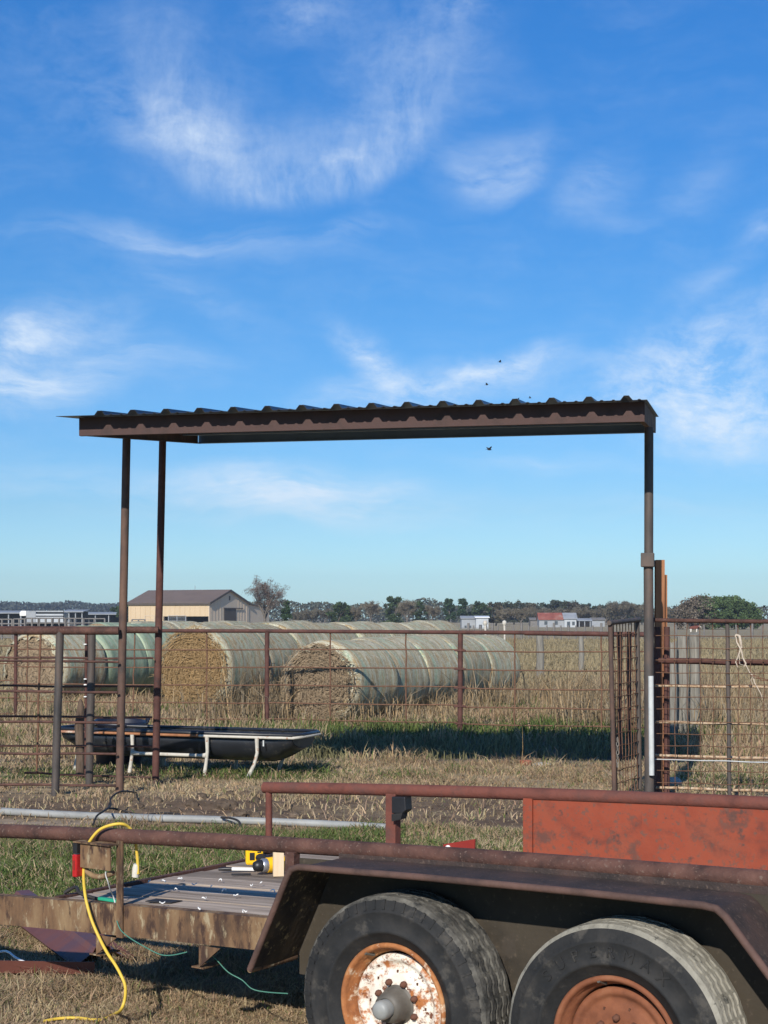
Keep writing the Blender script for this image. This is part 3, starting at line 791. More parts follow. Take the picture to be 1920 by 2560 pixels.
def pens():
    # low open cattle sheds far left
    for px0, px1, D, top, lab in ((-40, 52, 260, 1532, 'long low dark-open shed at the left edge behind the silver stock trailer'), (156, 205, 280, 1529, 'low open cattle shed with dark bay right of the stock trailer'), (205, 305, 300, 1535, 'farther low open shed with pale roof left of the barn')):
        a = at(px0, top, D); b = at(px1, top, D); w = b.x - a.x; h = a.z
        root = thing('cattle_shed', lab, 'shed', (a.x, D, 0))
        MB().prism([(0, -.4, h - .12), (0, 6, h + .25), (0, 6, h + .4), (0, -.4, h + .04)], (-.3, 0, 0), (w + .3, 0, 0)).build('roof', MATS['tin_grey'], root)
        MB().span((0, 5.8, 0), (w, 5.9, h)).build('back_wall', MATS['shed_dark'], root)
        n = 4
        for k in range(n):
            x = w * k / (n - 1)
            MB().span((x - .09, -.05, -.1), (x + .09, .13, h - .08)).build('post', MATS['tin_grey'], root)
        MB().span((0, .16, .7), (w, .22, .95)).build('rail', MATS['pen_wood'], root)
    # stock trailer
    D = 200.0; a = at(47, HZ, D); b = at(158, HZ, D); w = b.x - a.x
    root = thing('stock_trailer', 'silver livestock trailer with bright rounded nose among the pens', 'trailer', (a.x, D, 0))
    zt, zb = H + 19 * D / F, H + 6 * D / F
    nose = MB()
    prof = [(0, 0, zb), (.15, 0, zt - .1), (.5, 0, zt)]
    nose.prism([(0.1, 0, zb), (.95, 0, zb), (.95, 0, zt), (.3, 0, zt), (.08, 0, zt - .25)], (0, 0, 0), (0, 2, 0)).build('nose', MATS['tin_bright'], root, bevel=.08)
    MB().span((.96, 0, zb - .8), (2.2, 2, zt)).build('front_panel', MATS['tin_grey'], root)
    for z0, z1 in ((zb - .8, zb - .1), (zb + .05, zb + .28), (zt - .12, zt)):
        MB().span((2.22, 0, z0), (w, .06, z1)).build('side_slat', MATS['tin_white'], root)
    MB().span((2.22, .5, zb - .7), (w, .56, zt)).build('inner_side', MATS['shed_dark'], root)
    for x in (w * .55, w * .72):
        MB().lathe([(.0, -.02), (.36, -.02), (.38, .1), (.36, .22), (0, .22)], 14, 'y', (x, 0, .38)).build('wheel', MATS['tyre_wall'], root)
    MB().span((.5, .9, .3), (w, 1.1, zb - .82)).build('frame', MATS['barn_dark'], root)
    # corral panels
    i = 0
    for px0, px1, D, top in ((-20, 30, 120, 1546), (34, 62, 116, 1545), (64, 96, 118, 1543), (98, 130, 118, 1543), (132, 163, 119, 1543), (165, 208, 124, 1544), (210, 262, 130, 1545), (330, 362, 150, 1548)):
        zt = H - (top - HZ) * D / F + .05
        labs = ['corral panel at the left picture edge', 'corral panel with two pale posts below the bright trailer nose', 'corral panel under the front of the stock trailer', 'corral panel under the middle of the stock trailer',
                'corral panel under the tail of the stock trailer', 'corral panel in front of the dark cattle shed bay', 'corral panel just left of the green bale top', 'low corral panel between the two left shelter posts']
        panel_gate(px0, px1, D, .35, zt, 5, 'weathered grey ' + labs[i], MATS['pen_wood'], name='corral_panel', cat='fence', group='corral panels far left', posts=3, r=.055); i += 1
pens()

def houses():
    def hut(px0, px1, D, base, eave, ridge, m_w, m_r, lab, name, gable_right=False):
        a = at(px0, base, D); b = at(px1, base, D); w = b.x - a.x; g = float(gz(a.x, D))
        he = H - (eave - HZ) * D / F - g; hr = H - (ridge - HZ) * D / F - g; dp = 4.0
        root = thing(name, lab, 'house', (a.x, D, g))
        MB().span((0, 0, -.2), (w, dp, he)).build('wall', m_w, root)
        for s in (0, 1):
            y0, y1 = ((-.25, dp / 2), (dp + .25, dp / 2))[s]
            MB().prism([(0, y0, he - .05), (0, y1, hr), (0, y1, hr + .1), (0, y0, he + .06)], (-.2, 0, 0), (w + .2, 0, 0)).build('roof_slope', m_r, root)
        for s in (0, w - .1):
            MB().prism([(s, 0, he + .01), (s, dp, he + .01), (s, dp / 2, hr)], (0, 0, 0), (.1, 0, 0)).build('gable', m_w, root)
        return root, w, he
    r, w, he = hut(1348, 1410, 300, 1562, 1549, 1533, MATS['tin_grey'], MATS['roof_rusted'], 'long grey house with rusty red tin roof at the field edge', 'farm_house')
    for x in (1.0, 3.0):
        f = MB().span((x, -.06, .5), (x + .6, -.02, 1.2)).build('window', MATS['window_dark'], r)
    r, w, he = hut(1411, 1441, 299, 1561, 1547, 1533, MATS['tin_white'], MATS['tin_grey'], 'pale house with grey tin gable joined to the rusty-roofed house', 'farm_house')
    MB().span((.5, -.06, 0), (1.1, -.02, 1.1)).build('door', MATS['window_dark'], r)
    MB().span((1.5, -.06, .4), (2.0, -.02, 1.1)).build('window', MATS['window_dark'], r)
    r, w, he = hut(1446, 1478, 310, 1561, 1552, 1547, MATS['barn_dark'], MATS['tin_grey'], 'low open dark-bay shed right of the pale house', 'open_shed')  # solid near-black walls stand in for the shade inside the open bay
    for x in (.1, 1.2, 2.3):
        MB().span((x, -.1, 0), (x + .12, -.02, he)).build('post', MATS['tin_white'], r)
    r, w, he = hut(1480, 1512, 320, 1558, 1550, 1545, MATS['tin_grey'], MATS['pen_wood'], 'drab low shed half lost in brush right of the open shed', 'field_shed')
    r, w, he = hut(1190, 1221, 260, 1556, 1544, 1541, MATS['tin_white'], MATS['tin_bright'], 'small white hut with bright roof beyond the hay bales', 'field_hut')
    MB().span((.5, -.05, 0), (1.0, -.02, .65)).build('window', MATS['window_dark'], r)
    r, w, he = hut(1154, 1188, 262, 1556, 1546, 1541, MATS['tin_grey'], MATS['tin_grey'], 'dull grey hut joined to the left of the white hut', 'field_hut')
    for x in (.5, 1.3):
        MB().span((x, -.05, .1), (x + .35, -.02, .5)).build('window', MATS['window_dark'], r)
    r, w, he = hut(1326, 1346, 320, 1560, 1550, 1545, MATS['pen_wood'], MATS['pen_wood'], 'drab shed hidden in brush left of the rusty-roofed house', 'field_shed')
houses()

def field_fence():
    # old line of wooden posts across the field
    src = None
    posts = [(1170, 1), (1184, 0), (1201, 0), (1216, 0), (1230, 1), (1244, 0), (1262, 0), (1283, 0), (1303, 1), (1322, 0), (1345, 0), (1367, 0), (1384, 1), (1402, 0), (1421, 0), (1440, 0), (1462, 0), (1482, 0), (1502, 1), (1520, 0), (1690, 0), (1760, 0), (1840, 0), (1880, 1), (1905, 0)]
    meshes = []
    for v in range(2):
        mb = MB()
        mb.tube([(0, 0, -.2), (.02, 0, .7), (-.01 + .05 * v, 0, 1.25 + .2 * v)], [.08 + .04 * v, .075 + .035 * v, .07 + .03 * v], 7)
        meshes.append(mb)
    protos = [None, None]; cnt = [0, 0]
    for px, v in posts:
        D = 128.0 if px < 1600 else 140.0
        p = at(px, HZ, D)
        if protos[v] is None:
            o = meshes[v].build('fence_post', MATS['pen_wood']); protos[v] = o
        else:
            o = protos[v].copy(); COL.objects.link(o)
        o.location = (p.x, D, float(gz(p.x, D)))
        cnt[v] += 1
        tag(o, NTH[cnt[v] - 1] + ' ' + ('slim', 'stout')[v] + ' weathered post from the left in the far field fence', 'fence post', ('slim', 'stout')[v] + ' posts of the far field fence')
    for px, lab in ((1213, 'pale cream-topped stake right of the white hut'), (1261, 'pale cream-topped stake farther right of the white hut, nearer the brush')):
        p = at(px, HZ, 90.0); root = thing('marker_stake', lab, 'stake', (p.x, 90, float(gz(p.x, 90))))
        MB().tube([(0, 0, -.1), (.02, 0, 1.0), (0, 0, 1.5)], [.07, .06, .07], 7).build('shaft', MATS['cream_paint'], root)
        MB().lathe([(0, 1.78), (.12, 1.72), (.14, 1.58), (.08, 1.48)], 8, 'z').build('cap', MATS['cream_paint'], root)
    # wires
    for k, z in enumerate((.55, 1.05)):
        pts = [at(1150 + 780 * i / 30, HZ, 128.0) for i in range(15)]
        o = MB().tube([Vector((p.x, 128.0, float(gz(p.x, 128.0)) + z)) for p in pts], .012, 4).build('fence_wire', MATS['pen_wood'])
        tag(o, ('lower', 'upper')[k] + ' thin wire strung along the far field fence posts', 'wire')
    for px, D, hh, r, lab in ((1349, 48, 1.5, .13, 'stout grey post behind the fence right of the bale row'), (1452, 52, 1.4, .10, 'grey post in the field left of the mesh gate'), (62, 46, 1.5, .15, 'grey wooden post behind the fence at far left'), (98, 50, 1.4, .07, 'thin grey stake right of the far left wooden post')):
        p = at(px, HZ, D)
        o = MB().tube([(0, 0, -.2), (.03, 0, hh * .5), (0, 0, hh)], [r, r * .95, r * .85], 9).build('wooden_post', MATS['old_wood'])
        o.location = (p.x, D, float(gz(p.x, D))); tag(o, lab, 'fence post')
field_fence()

def cow():
    D = 190.0; p = at(1736, HZ, D)
    vs = [(-.75, 0, 1.05), (-.2, 0, 1.0), (.45, 0, 1.08), (.78, 0, 1.2), (1.05, 0, 1.22), (1.32, 0, 1.08),
          (-.7, .2, .6), (-.72, .2, .05), (-.7, -.2, .6), (-.72, -.2, .05), (.42, .2, .6), (.42, .2, .05), (.42, -.2, .6), (.42, -.2, .05), (-.92, 0, 1.1), (-.98, 0, .55)]
    es = [(0, 1), (1, 2), (2, 3), (3, 4), (4, 5), (0, 6), (6, 7), (0, 8), (8, 9), (2, 10), (10, 11), (2, 12), (12, 13), (0, 14), (14, 15)]
    rad = [.34, .38, .36, .24, .17, .10, .13, .06, .13, .06, .11, .06, .11, .06, .05, .03]
    me = bpy.data.meshes.new('cow'); me.from_pydata(vs, es, [])
    o = bpy.data.objects.new('cow', me); COL.objects.link(o)
    sk = o.modifiers.new('skin', 'SKIN'); sb = o.modifiers.new('sub', 'SUBSURF'); sb.levels = sb.render_levels = 1
    me.skin_vertices[0].data[0].use_root = True
    for i, r in enumerate(rad): me.skin_vertices[0].data[i].radius = (r, r)
    m = bpy.data.materials.new('cow_hide'); m.use_nodes = True; t = m.node_tree
    b = t.nodes['Principled BSDF']; b.inputs['Roughness'].default_value = .85
    tc = N(t, 'ShaderNodeTexCoord'); s = N(t, 'ShaderNodeSeparateXYZ'); t.links.new(tc.outputs['Object'], s.inputs[0])
    n = N(t, 'ShaderNodeTexNoise'); n.inputs['Scale'].default_value = 3; t.links.new(tc.outputs['Object'], n.inputs['Vector'])
    f = mathn(t, 'GREATER_THAN', mathn(t, 'ADD', s.outputs[0], mathn(t, 'MULTIPLY', n.outputs[0], .2)), 1.02)
    f2 = mathn(t, 'LESS_THAN', mathn(t, 'ADD', s.outputs[2], mathn(t, 'MULTIPLY', n.outputs[0], .15)), .78)
    mx = N(t, 'ShaderNodeMix', data_type='RGBA'); mx.inputs['A'].default_value = (.13, .035, .02, 1); mx.inputs['B'].default_value = (.72, .66, .58, 1)
    t.links.new(mathn(t, 'MAXIMUM', f, f2), mx.inputs['Factor']); t.links.new(mx.outputs['Result'], b.inputs['Base Color'])
    me.materials.append(m)
    o.location = (p.x, D, float(gz(p.x, D)) + .02); o.scale = (.62, .62, .62)
    tag(o, 'reddish brown cow with white face grazing in the field', 'cow')
cow()

def birds():
    labs = ['small dark bird flying below the shelter roof', 'small dark bird flying highest above the roof', 'small dark bird just under the highest bird', 'tiny dark bird just above the roof ribs', 'tiny dark bird right of the other, just above the roof ribs', 'tiny dark bird low in the sky at far right']
    for (px, py, s, a), lab in zip([(1223, 1124, 1.0, .5), (1250, 905, .6, .2), (1217, 962, .6, -.3), (1295, 999, .55, .4), (1325, 995, .5, -.2), (1911, 1518, .7, 0)], labs):
        p = at(px, py, 70.0); root = thing('bird', lab, 'bird', p, a, 'birds around the shelter roof')
        MB().lathe([(.0, -.12), (.025, -.08), (.036, 0), (.025, .07), (.022, .10), (.0, .14)], 8, 'x').build('body', MATS['bird_dark'], root)
        for sgn in (-1, 1):
            MB().prism([(-.05, sgn * .02, .01), (.05, sgn * .02, .01), (.06, sgn * .12, .09), (-.02, sgn * .22, .13), (-.06, sgn * .12, .07)], (0, 0, 0), (0, 0, .006)).build('wing', MATS['bird_dark'], root)
        MB().prism([(-.10, -.015, 0), (-.10, .015, 0), (-.19, .035, 0), (-.19, -.035, 0)], (0, 0, 0), (0, 0, .006)).build('tail', MATS['bird_dark'], root)
        root.scale = (s, s, s)
birds()

# ------------------------------------------------------------------ hay bales
def bale(label, x, y, rad, L, phi, net, hay, seed, sag=0.0, straw=0, group=None):
    rs = np.random.RandomState(seed)
    z0 = float(gz(x, y))
    root = thing('hay_bale', label, 'hay bale', (x, y, z0 - .02), -phi, group)
    nk, nj = 56, 26
    ph = rs.uniform(0, 6.28, 6)
    def surf(a, v):
        """a: angle, v: 0..1 along the bale"""
        r = rad * (1 + .012 * math.sin(3 * a + ph[0] + 2 * v) + .010 * math.sin(5 * a + ph[1] - 4 * v) + .005 * math.sin(v * 26 + ph[2] + 1.5 * math.sin(2 * a)) + .004 * math.sin(v * 61 + a))
        e = min(v, 1 - v) * L
        if e < .10: r *= 1 - (.07 if straw else .03) * (1 - e / .10) ** 2
        cx, cz = r * math.cos(a), r * math.sin(a)
        cx *= 1 + sag * .22
        cz = cz * (1 - sag * .5)
        z = cz + rad * (1 - sag * .5)
        lim = .10 * rad
        if z < lim: z = lim * .4 * (z / lim if z > 0 else 0) ; cx *= 1.04
        return Vector((cx, v * L, z))
    vs = [surf(2 * math.pi * k / nk, j / (nj - 1)) for j in range(nj) for k in range(nk)]
    fs = [(j * nk + k, j * nk + (k + 1) % nk, (j + 1) * nk + (k + 1) % nk, (j + 1) * nk + k) for j in range(nj - 1) for k in range(nk)]
    if straw:                                  # net folded over the front edge, ragged
        c0 = sum(vs[:nk], Vector()) / nk
        o_ = len(vs)
        for q, f0 in ((0, .95), (1, .87)):
            for k in range(nk):
                f = f0 + (.05 * math.sin(5 * k * .37 + ph[3]) + .05 * rs.uniform(-1, 1)) * q
                p = c0 + (vs[k] - c0) * f; p.y = -.030 - .035 * q
                vs.append(p)
        fs += [(k, (k + 1) % nk, o_ + (k + 1) % nk, o_ + k) for k in range(nk)] + [(o_ + k, o_ + (k + 1) % nk, o_ + nk + (k + 1) % nk, o_ + nk + k) for k in range(nk)]
    MB().add(vs, fs).build('net_wrap', net, root)
    # hay faces at both ends, bulging and rough
    mb = MB(); ov_ = []
    for end in (0, 1):
        rings = 9; vv = []
        c = sum((surf(2 * math.pi * k / nk, end) for k in range(nk)), Vector()) / nk
        for q in range(rings + 1):
            f = 1 - q / rings
            for k in range(nk):
                e = surf(2 * math.pi * k / nk, end)
                p = c + (e - c) * (f * .995)
                bulge = (.05 * (1 - f * f) + .035 * (rs.rand() - .5) * (1 if 0 < q < rings else 0))
                p.y += -bulge if end == 0 else bulge
                vv.append(p)
        ff = [(q * nk + k, q * nk + (k + 1) % nk, (q + 1) * nk + (k + 1) % nk, (q + 1) * nk + k) for q in range(rings) for k in range(nk)]
        ov_.append((vv, ff))
    n0 = len(ov_[0][0])
    mb.add(ov_[0][0] + ov_[1][0], ov_[0][1] + [tuple(q + n0 for q in f) for f in ov_[1][1]] + [(k, n0 + k, n0 + (k + 1) % nk, (k + 1) % nk) for k in range(nk)])
    if straw:
        c = Vector((0, 0, rad * (1 - sag * .5)))
        for i in range(straw):
            a = rs.uniform(0, 6.28); r = rad * math.sqrt(rs.rand()) * .95
            p = Vector((r * math.cos(a) * (1 + sag * .2), -.06 - rs.rand() * .03, max(.04, c.z + r * math.sin(a) * (1 - sag * .5))))
            t = Vector((-math.sin(a), 0, math.cos(a))) if rs.rand() < .6 else Vector((rs.normal(), 0, rs.normal())).normalized()
            ln = rs.uniform(.06, .30); w = .005
            d = Vector((t.z, 0, -t.x)) * w
            q = p + t * ln + Vector((0, -rs.uniform(-.01, .06), -rs.uniform(0, .05)))
            mid = (p + q) / 2 + Vector((0, -.025, 0))
            mb.add([p - d, p + d, mid + d, mid - d], [(0, 1, 2, 3)]); mb.add([mid - d, mid + d, q], [(0, 1, 2)])
    mb.build('hay_core', hay, root)
    return root

PHI = math.atan2(.45, .893)
def row(x, y, n, rad, first, labels, group, seed, net='net', L=1.55):
    for i in range(n):
        r = rad * (1 + .016 * math.sin(i * 2.7 + seed))
        lab, nt, hy, sg, st = first if i == 0 else (labels[min(i - 1, len(labels) - 1)], net, net, 0.02, 0)
        rr_ = first_r if (i == 0 and first_r) else r
        bale(lab, x + math.sin(PHI) * (L + .012) * i + .03 * math.sin(i * 5 + seed), y + math.cos(PHI) * (L + .012) * i, rr_, L, PHI + .03 * math.sin(i * 3 + seed), MATS[nt], MATS[hy], seed * 10 + i, sg, st, group)
ORD = ['second', 'third', 'fourth', 'fifth', 'sixth', 'seventh', 'eighth']
first_r = .80
row(-1.17, 27.9, 5, .80, ('sagging weathered bale with brown face at the front of the nearest row', 'net', 'hay_brown', .06, 1300), ['%s bale in the nearest net-wrapped row, counted from its brown face' % o for o in ORD[:3]] + ['last bale at the far dark-ended end of the nearest row'], 'bales of the nearest row', 1)
first_r = .92
row(-3.98, 32.0, 8, .93, ('bale with bright golden hay face at the front of the middle row', 'net', 'hay_gold', .04, 2000), ['%s bale in the middle row, counted from its golden face' % o for o in ORD[:6]] + ['last bale at the far end of the middle row, orange-edged, below the pines'], 'bales of the middle row', 2)
first_r = .89
row(-7.8, 34.2, 3, .90, ('front bale of the left row with brown hay face behind the pipe fence', 'net', 'hay_brown', .12, 500), ['green-wrapped second bale of the left row behind the front shelter post', 'third bale of the left row with green wrap'], 'bales of the left row', 3, net='net_green')
first_r = .93
row(-8.0, 43.0, 6, .93, ('green-topped bale at the left end of the back row, above the fence rail', 'net_green', 'hay_brown', .05, 0), ['%s bale along the back row, counted from the green-topped one' % o for o in ORD[:5]], 'bales of the back row', 4)

# ------------------------------------------------------------------ shelter
def shelter():
    fl = Vector((-2.99, 15.1, 0)); ang = math.atan2(-1.1, 5.36)
    root = thing('shelter', 'open steel shelter with ribbed dark roof on three tall posts', 'shelter', (fl.x, fl.y, 0), ang)
    inv = Matrix.Rotation(-ang, 3, 'Z')
    loc = lambda p: inv @ (Vector(p) - fl)
    W, Dp, rise = 5.47, 3.68, .33
    zf, zt = 3.51, 3.69
    sl = rise / Dp
    zy = lambda y: sl * y
    # perimeter channels
    def channel(a, b, face, nm, m):
        """a, b: bottom-outer ends; face: inward direction of the flanges"""
        mb = MB(); f = Vector(face)
        up = Vector((0, 0, zt - zf)); th = .006
        poly = lambda p: None
        for q0, q1 in (((0, 0), (0, 1)),):
            pass
        prof = [(0, 0), (.05, 0), (.05, .012), (.01, .012), (.01, .168), (.05, .168), (.05, .18), (0, .18)]
        A, B = Vector(a), Vector(b)
        va = [A + f * p + Vector((0, 0, q)) for p, q in prof]; vb = [B + f * p + Vector((0, 0, q)) for p, q in prof]
        n = len(prof)
        mb.add(va + vb, [(i, (i + 1) % n, n + (i + 1) % n, n + i) for i in range(n)], 0, True)
        for base in (va, vb):
            mb.add(base, [(0, 1, 2, 3), (0, 3, 4, 7), (4, 5, 6, 7)], 0, True)
        return mb.build(nm, m, root)
    channel((0, 0, zf), (W, 0, zf), (0, 1, 0), 'front_beam', MATS['red_primer'])
    channel((0, Dp, zf + rise), (W, Dp, zf + rise), (0, -1, 0), 'rear_beam', MATS['roof_under'])
    for x, d, nm in ((0, 1, 'side_beam'), (W, -1, 'side_beam')):
        y0, y1 = .055, Dp - .055
        channel((x, y0, zf + zy(y0)), (x, y1, zf + zy(y1)), (d, 0, 0), nm, MATS['rust_post'] if d > 0 else MATS['rust_brown'])
    for y in (1.0, 2.0, 2.9):
        MB().span((.06, y, zf + zy(y) + .08), (W - .06, y + .05, zf + zy(y) + .176)).build('purlin', MATS['roof_under'], root)
    # ribbed roof sheet
    sp = .335; x0 = -.16; x1 = W + .03
    prof = []
    x = x0
    first = .62
    ribs = [first - .33 + sp * k for k in range(16)]
    prof.append((x0, 0))
    for rx in ribs:
        for dx, dz in ((-.055, 0), (-.022, .042), (.022, .042), (.055, 0)):
            if x0 < rx + dx < x1: prof.append((rx + dx, dz))
        for g in (.115, .22):
            for dx, dz in ((-.018, 0), (-.008, .008), (.008, .008), (.018, 0)):
                if x0 < rx + g + dx < x1 and rx + g < x1 - .05: prof.append((rx + g + dx, dz))
    prof.append((x1, 0))
    ov = -.19; yb = Dp + .08; th = .004
    mb = MB(); n = len(prof)
    for zo in (0, th):
        pass
    top = [Vector((px, ov, zt + .006 + dz + zy(ov) + th)) for px, dz in prof] + [Vector((px, yb, zt + .006 + dz + zy(yb) + th)) for px, dz in prof]
    bot = [v - Vector((0, 0, th)) for v in top]
    mb.add(top, [(i, i + 1, n + i + 1, n + i) for i in range(n - 1)], 0, True)
    mb.add(bot, [(i, n + i, n + i + 1, i + 1) for i in range(n - 1)], 1, True)
    for e in (0, n):
        vv = [top[e + i] for i in range(n)] + [bot[e + i] for i in range(n)]
        mb.add(vv, [(i, i + 1, n + i + 1, n + i) for i in range(n - 1)], 0, True)
    for i in (0, n - 1):
        mb.add([top[i], top[n + i], bot[n + i], bot[i]], [(0, 1, 2, 3)], 0, True)
    mb.build('roof_sheet', [MATS['roof_metal'], MATS['roof_under']], root)
    # posts
    def post(pxb, pyb, pxt, D, ztop, r, m):
        b = at(pxb, pyb, D); t = at(pxt, 0, D)
        return MB().tube([loc((b.x, D, b.z - .35)), loc((t.x, D, ztop))], r, 16).build('post', m, root)
    post(297, 1984, 316.5, 16.3, zf + zy(1.22) - .002, .043, MATS['rust_post'])
    post(386.6, 1975, 406.6, 17.4, zf + zy(2.34) - .002, .041, MATS['rust_maroon'])
    p = MB()
    a = at(1624, 1940, 15.0); b = at(1621, 1396, 15.0)
    low = MB().tube([loc((a.x, 15, -.4)), loc((b.x, 15, b.z))], .047, 16).build('post', MATS['steel_grey'], root)
    c = at(1621, 0, 15.0)
    MB().tube([loc((b.x + .003, 15.0, b.z + .0)), loc((c.x + .005, 15.0, zf + zy(.8) - .002))], .044, 16).build('post_extension', MATS['steel_grey'], root)
    q = at(1619, 1400, 14.985)
    MB().box(loc((q.x, 14.985, q.z)), (.128, .13, .135)).build('sleeve', MATS['steel_grey'], root, bevel=.006)
    # white sleeve pipe strapped to the near side of the lower post
    w0 = at(1627, 1690, 14.93); w1 = at(1629, 1938, 14.93)
    o = MB().tube([Vector((w0.x, 14.925, w0.z)), Vector((w1.x, 14.925, w1.z))], .026, 14).build('pale_pipe', MATS['galv'])
    tag(o, 'short pale galvanised pipe strapped upright to the right shelter post', 'pipe')
shelter()

# ------------------------------------------------------------------ pipe fences
def rail_part(root, a, b, r, m, nm='rail', n=8, sagm=.0):
    o = root.location
    a = Vector(a) - o; b = Vector(b) - o
    wob = .004 * min(1.0, (b - a).length) if r < .02 else .0015
    pts = [a.lerp(b, i / 8) + (Vector((rnd.gauss(0, wob), rnd.gauss(0, wob), rnd.gauss(0, wob) - sagm * math.sin(math.pi * i / 8))) if 0 < i < 8 else Vector()) for i in range(9)]
    return MB().tube(pts, r, n).build(nm, m, root)

def fence_left_front():
    D = 16.2
    root = thing('pipe_fence', 'rusty pipe fence section left of the front shelter post', 'fence', at(137, 1983, D))
    b = at(-330, 1990, D); b.z -= .25
    rail_part(root, b, at(-325, 1578, D), .042, MATS['steel_grey'], 'post', 14)
    rail_part(root, at(-560, 1576, D), at(297, 1577.5, D), .042, MATS['rust_dark'], 'top_rail', 14)
    b = at(136, 1990, D); b.z -= .25
    rail_part(root, b, at(150, 1578, D), .042, MATS['steel_grey'], 'post', 14)
    for y in (1651, 1727, 1803, 1881, 1960):
        rail_part(root, at(-560, y - 4, D), at(296 - (y - 1650) * .02, y + 4, D), .0135, MATS['rust_dark'])
def fence_left_back():
    D = 17.3
    root = thing('pipe_fence', 'rusty pipe fence section ending at the rear left shelter post', 'fence', at(225, 1960, D))
    rail_part(root, at(-560, 1572, D), at(396, 1575, D), .040, MATS['rust_dark'], 'top_rail', 14)
    b = at(222, 1960, D); b.z -= .25
    rail_part(root, b, at(230, 1577, D), .043, MATS['steel_grey'], 'post', 14)
    for y, x0 in ((1641, -560), (1712, -560), (1789, -560), (1862, -560), (1932, 61)):
        rail_part(root, at(x0, y, D), at(383 - (y - 1640) * .015, y + 4 + (x0 > 0) * 8, D), .0125, MATS['rust_dark'])
    rail_part(root, at(102, 1577, D - .02), at(91, 1934, D - .02), .0125, MATS['wire_rust'], 'upright')
fence_left_front(); fence_left_back()

def fence_far():
    def Dx(px): return np.interp(px, [-620, -120, 30, 668, 1151, 1500, 1640], [28.6, 28.0, 27.8, 26.8, 25.7, 24.9, 24.6])
    def P(px, z):
        D = float(Dx(px)); return Vector(((px - 960) * D / F, D, z))
    root = thing('pipe_fence', 'long rusty pipe and rod fence running in front of the hay bales', 'fence', P(668, -.2))
    rail_part(root, P(-620, 1.51), P(668, 1.50), .034, MATS['rust_maroon'], 'top_rail', 10)
    rail_part(root, P(668, 1.50), P(1316, 1.485), .034, MATS['rust_maroon'], 'top_rail', 10)
    rail_part(root, P(1312, 1.48), P(1640, 1.46), .042, MATS['rust_maroon'], 'top_rail', 10)
    segs = (-612, 40, 668, 1151, 1612)
    for k, z in enumerate((1.185, .875, .565, .255, -.03)):
        for i in range(4):
            dz = (.03, -.012, .012, -.0)[i]
            rail_part(root, P(segs[i] - 8, z + dz - .012), P(segs[i + 1] + 9, z + dz + .004), .0115, MATS['wire_rust'], sagm=.008)
    for px, r in ((-600, .042), (40, .033), (668, .042), (1151, .045)):
        rail_part(root, P(px - 1, -.5), P(px, 1.48), r, MATS['rust_maroon'], 'post', 10)
    for px, q in ((70, -4), (337, -5), (517, 0), (826, 0), (1015, 0), (1287, 0), (1503, 1)):
        rail_part(root, P(px + q, -.06), P(px, 1.48), .013, MATS['wire_rust'], 'upright')
    # flat clips where rods cross the stout post
    for z in (1.185, .875, .565, .255, -.03):
        p = P(1150, z) - root.location
        MB().box(p + Vector((0, -.045, .0)), (.20, .012, .03)).build('clip', MATS['rust_maroon'], root)
fence_far()

def small_posts():
    D = 17.8
    p = at(214, 1960, D)
    root = thing('insulator_post', 'thin red-brown post with white insulators behind the left fence', 'fence post', p)
    MB().tube([(0, 0, -.3), at(216, 1580, D) - p], .018, 8).build('shaft', MATS['rust_maroon'], root)
    for y in (1611, 1698, 1712, 1742):
        q = at(213, y, D - .03) - p
        MB().lathe([(0, -.018), (.007, -.016), (.009, 0), (.007, .016), (0, .018)], 8, 'x', q).build('insulator', MATS['white_plastic'], root)
    D = 18.0
    p = at(200, 1936, D)
    o = MB().tube([(0, 0, -.3), (.005, 0, .3), (-.01, 0, .55), (.005, 0, .72), (.008, 0, .84), (.002, 0, .88)], [.055, .052, .055, .05, .03, .008], 12).build('broken_post', MATS['stump_wood'])
    o.location = p; tag(o, 'broken rotten wooden post stub behind the left pipe fence', 'fence post')
small_posts()

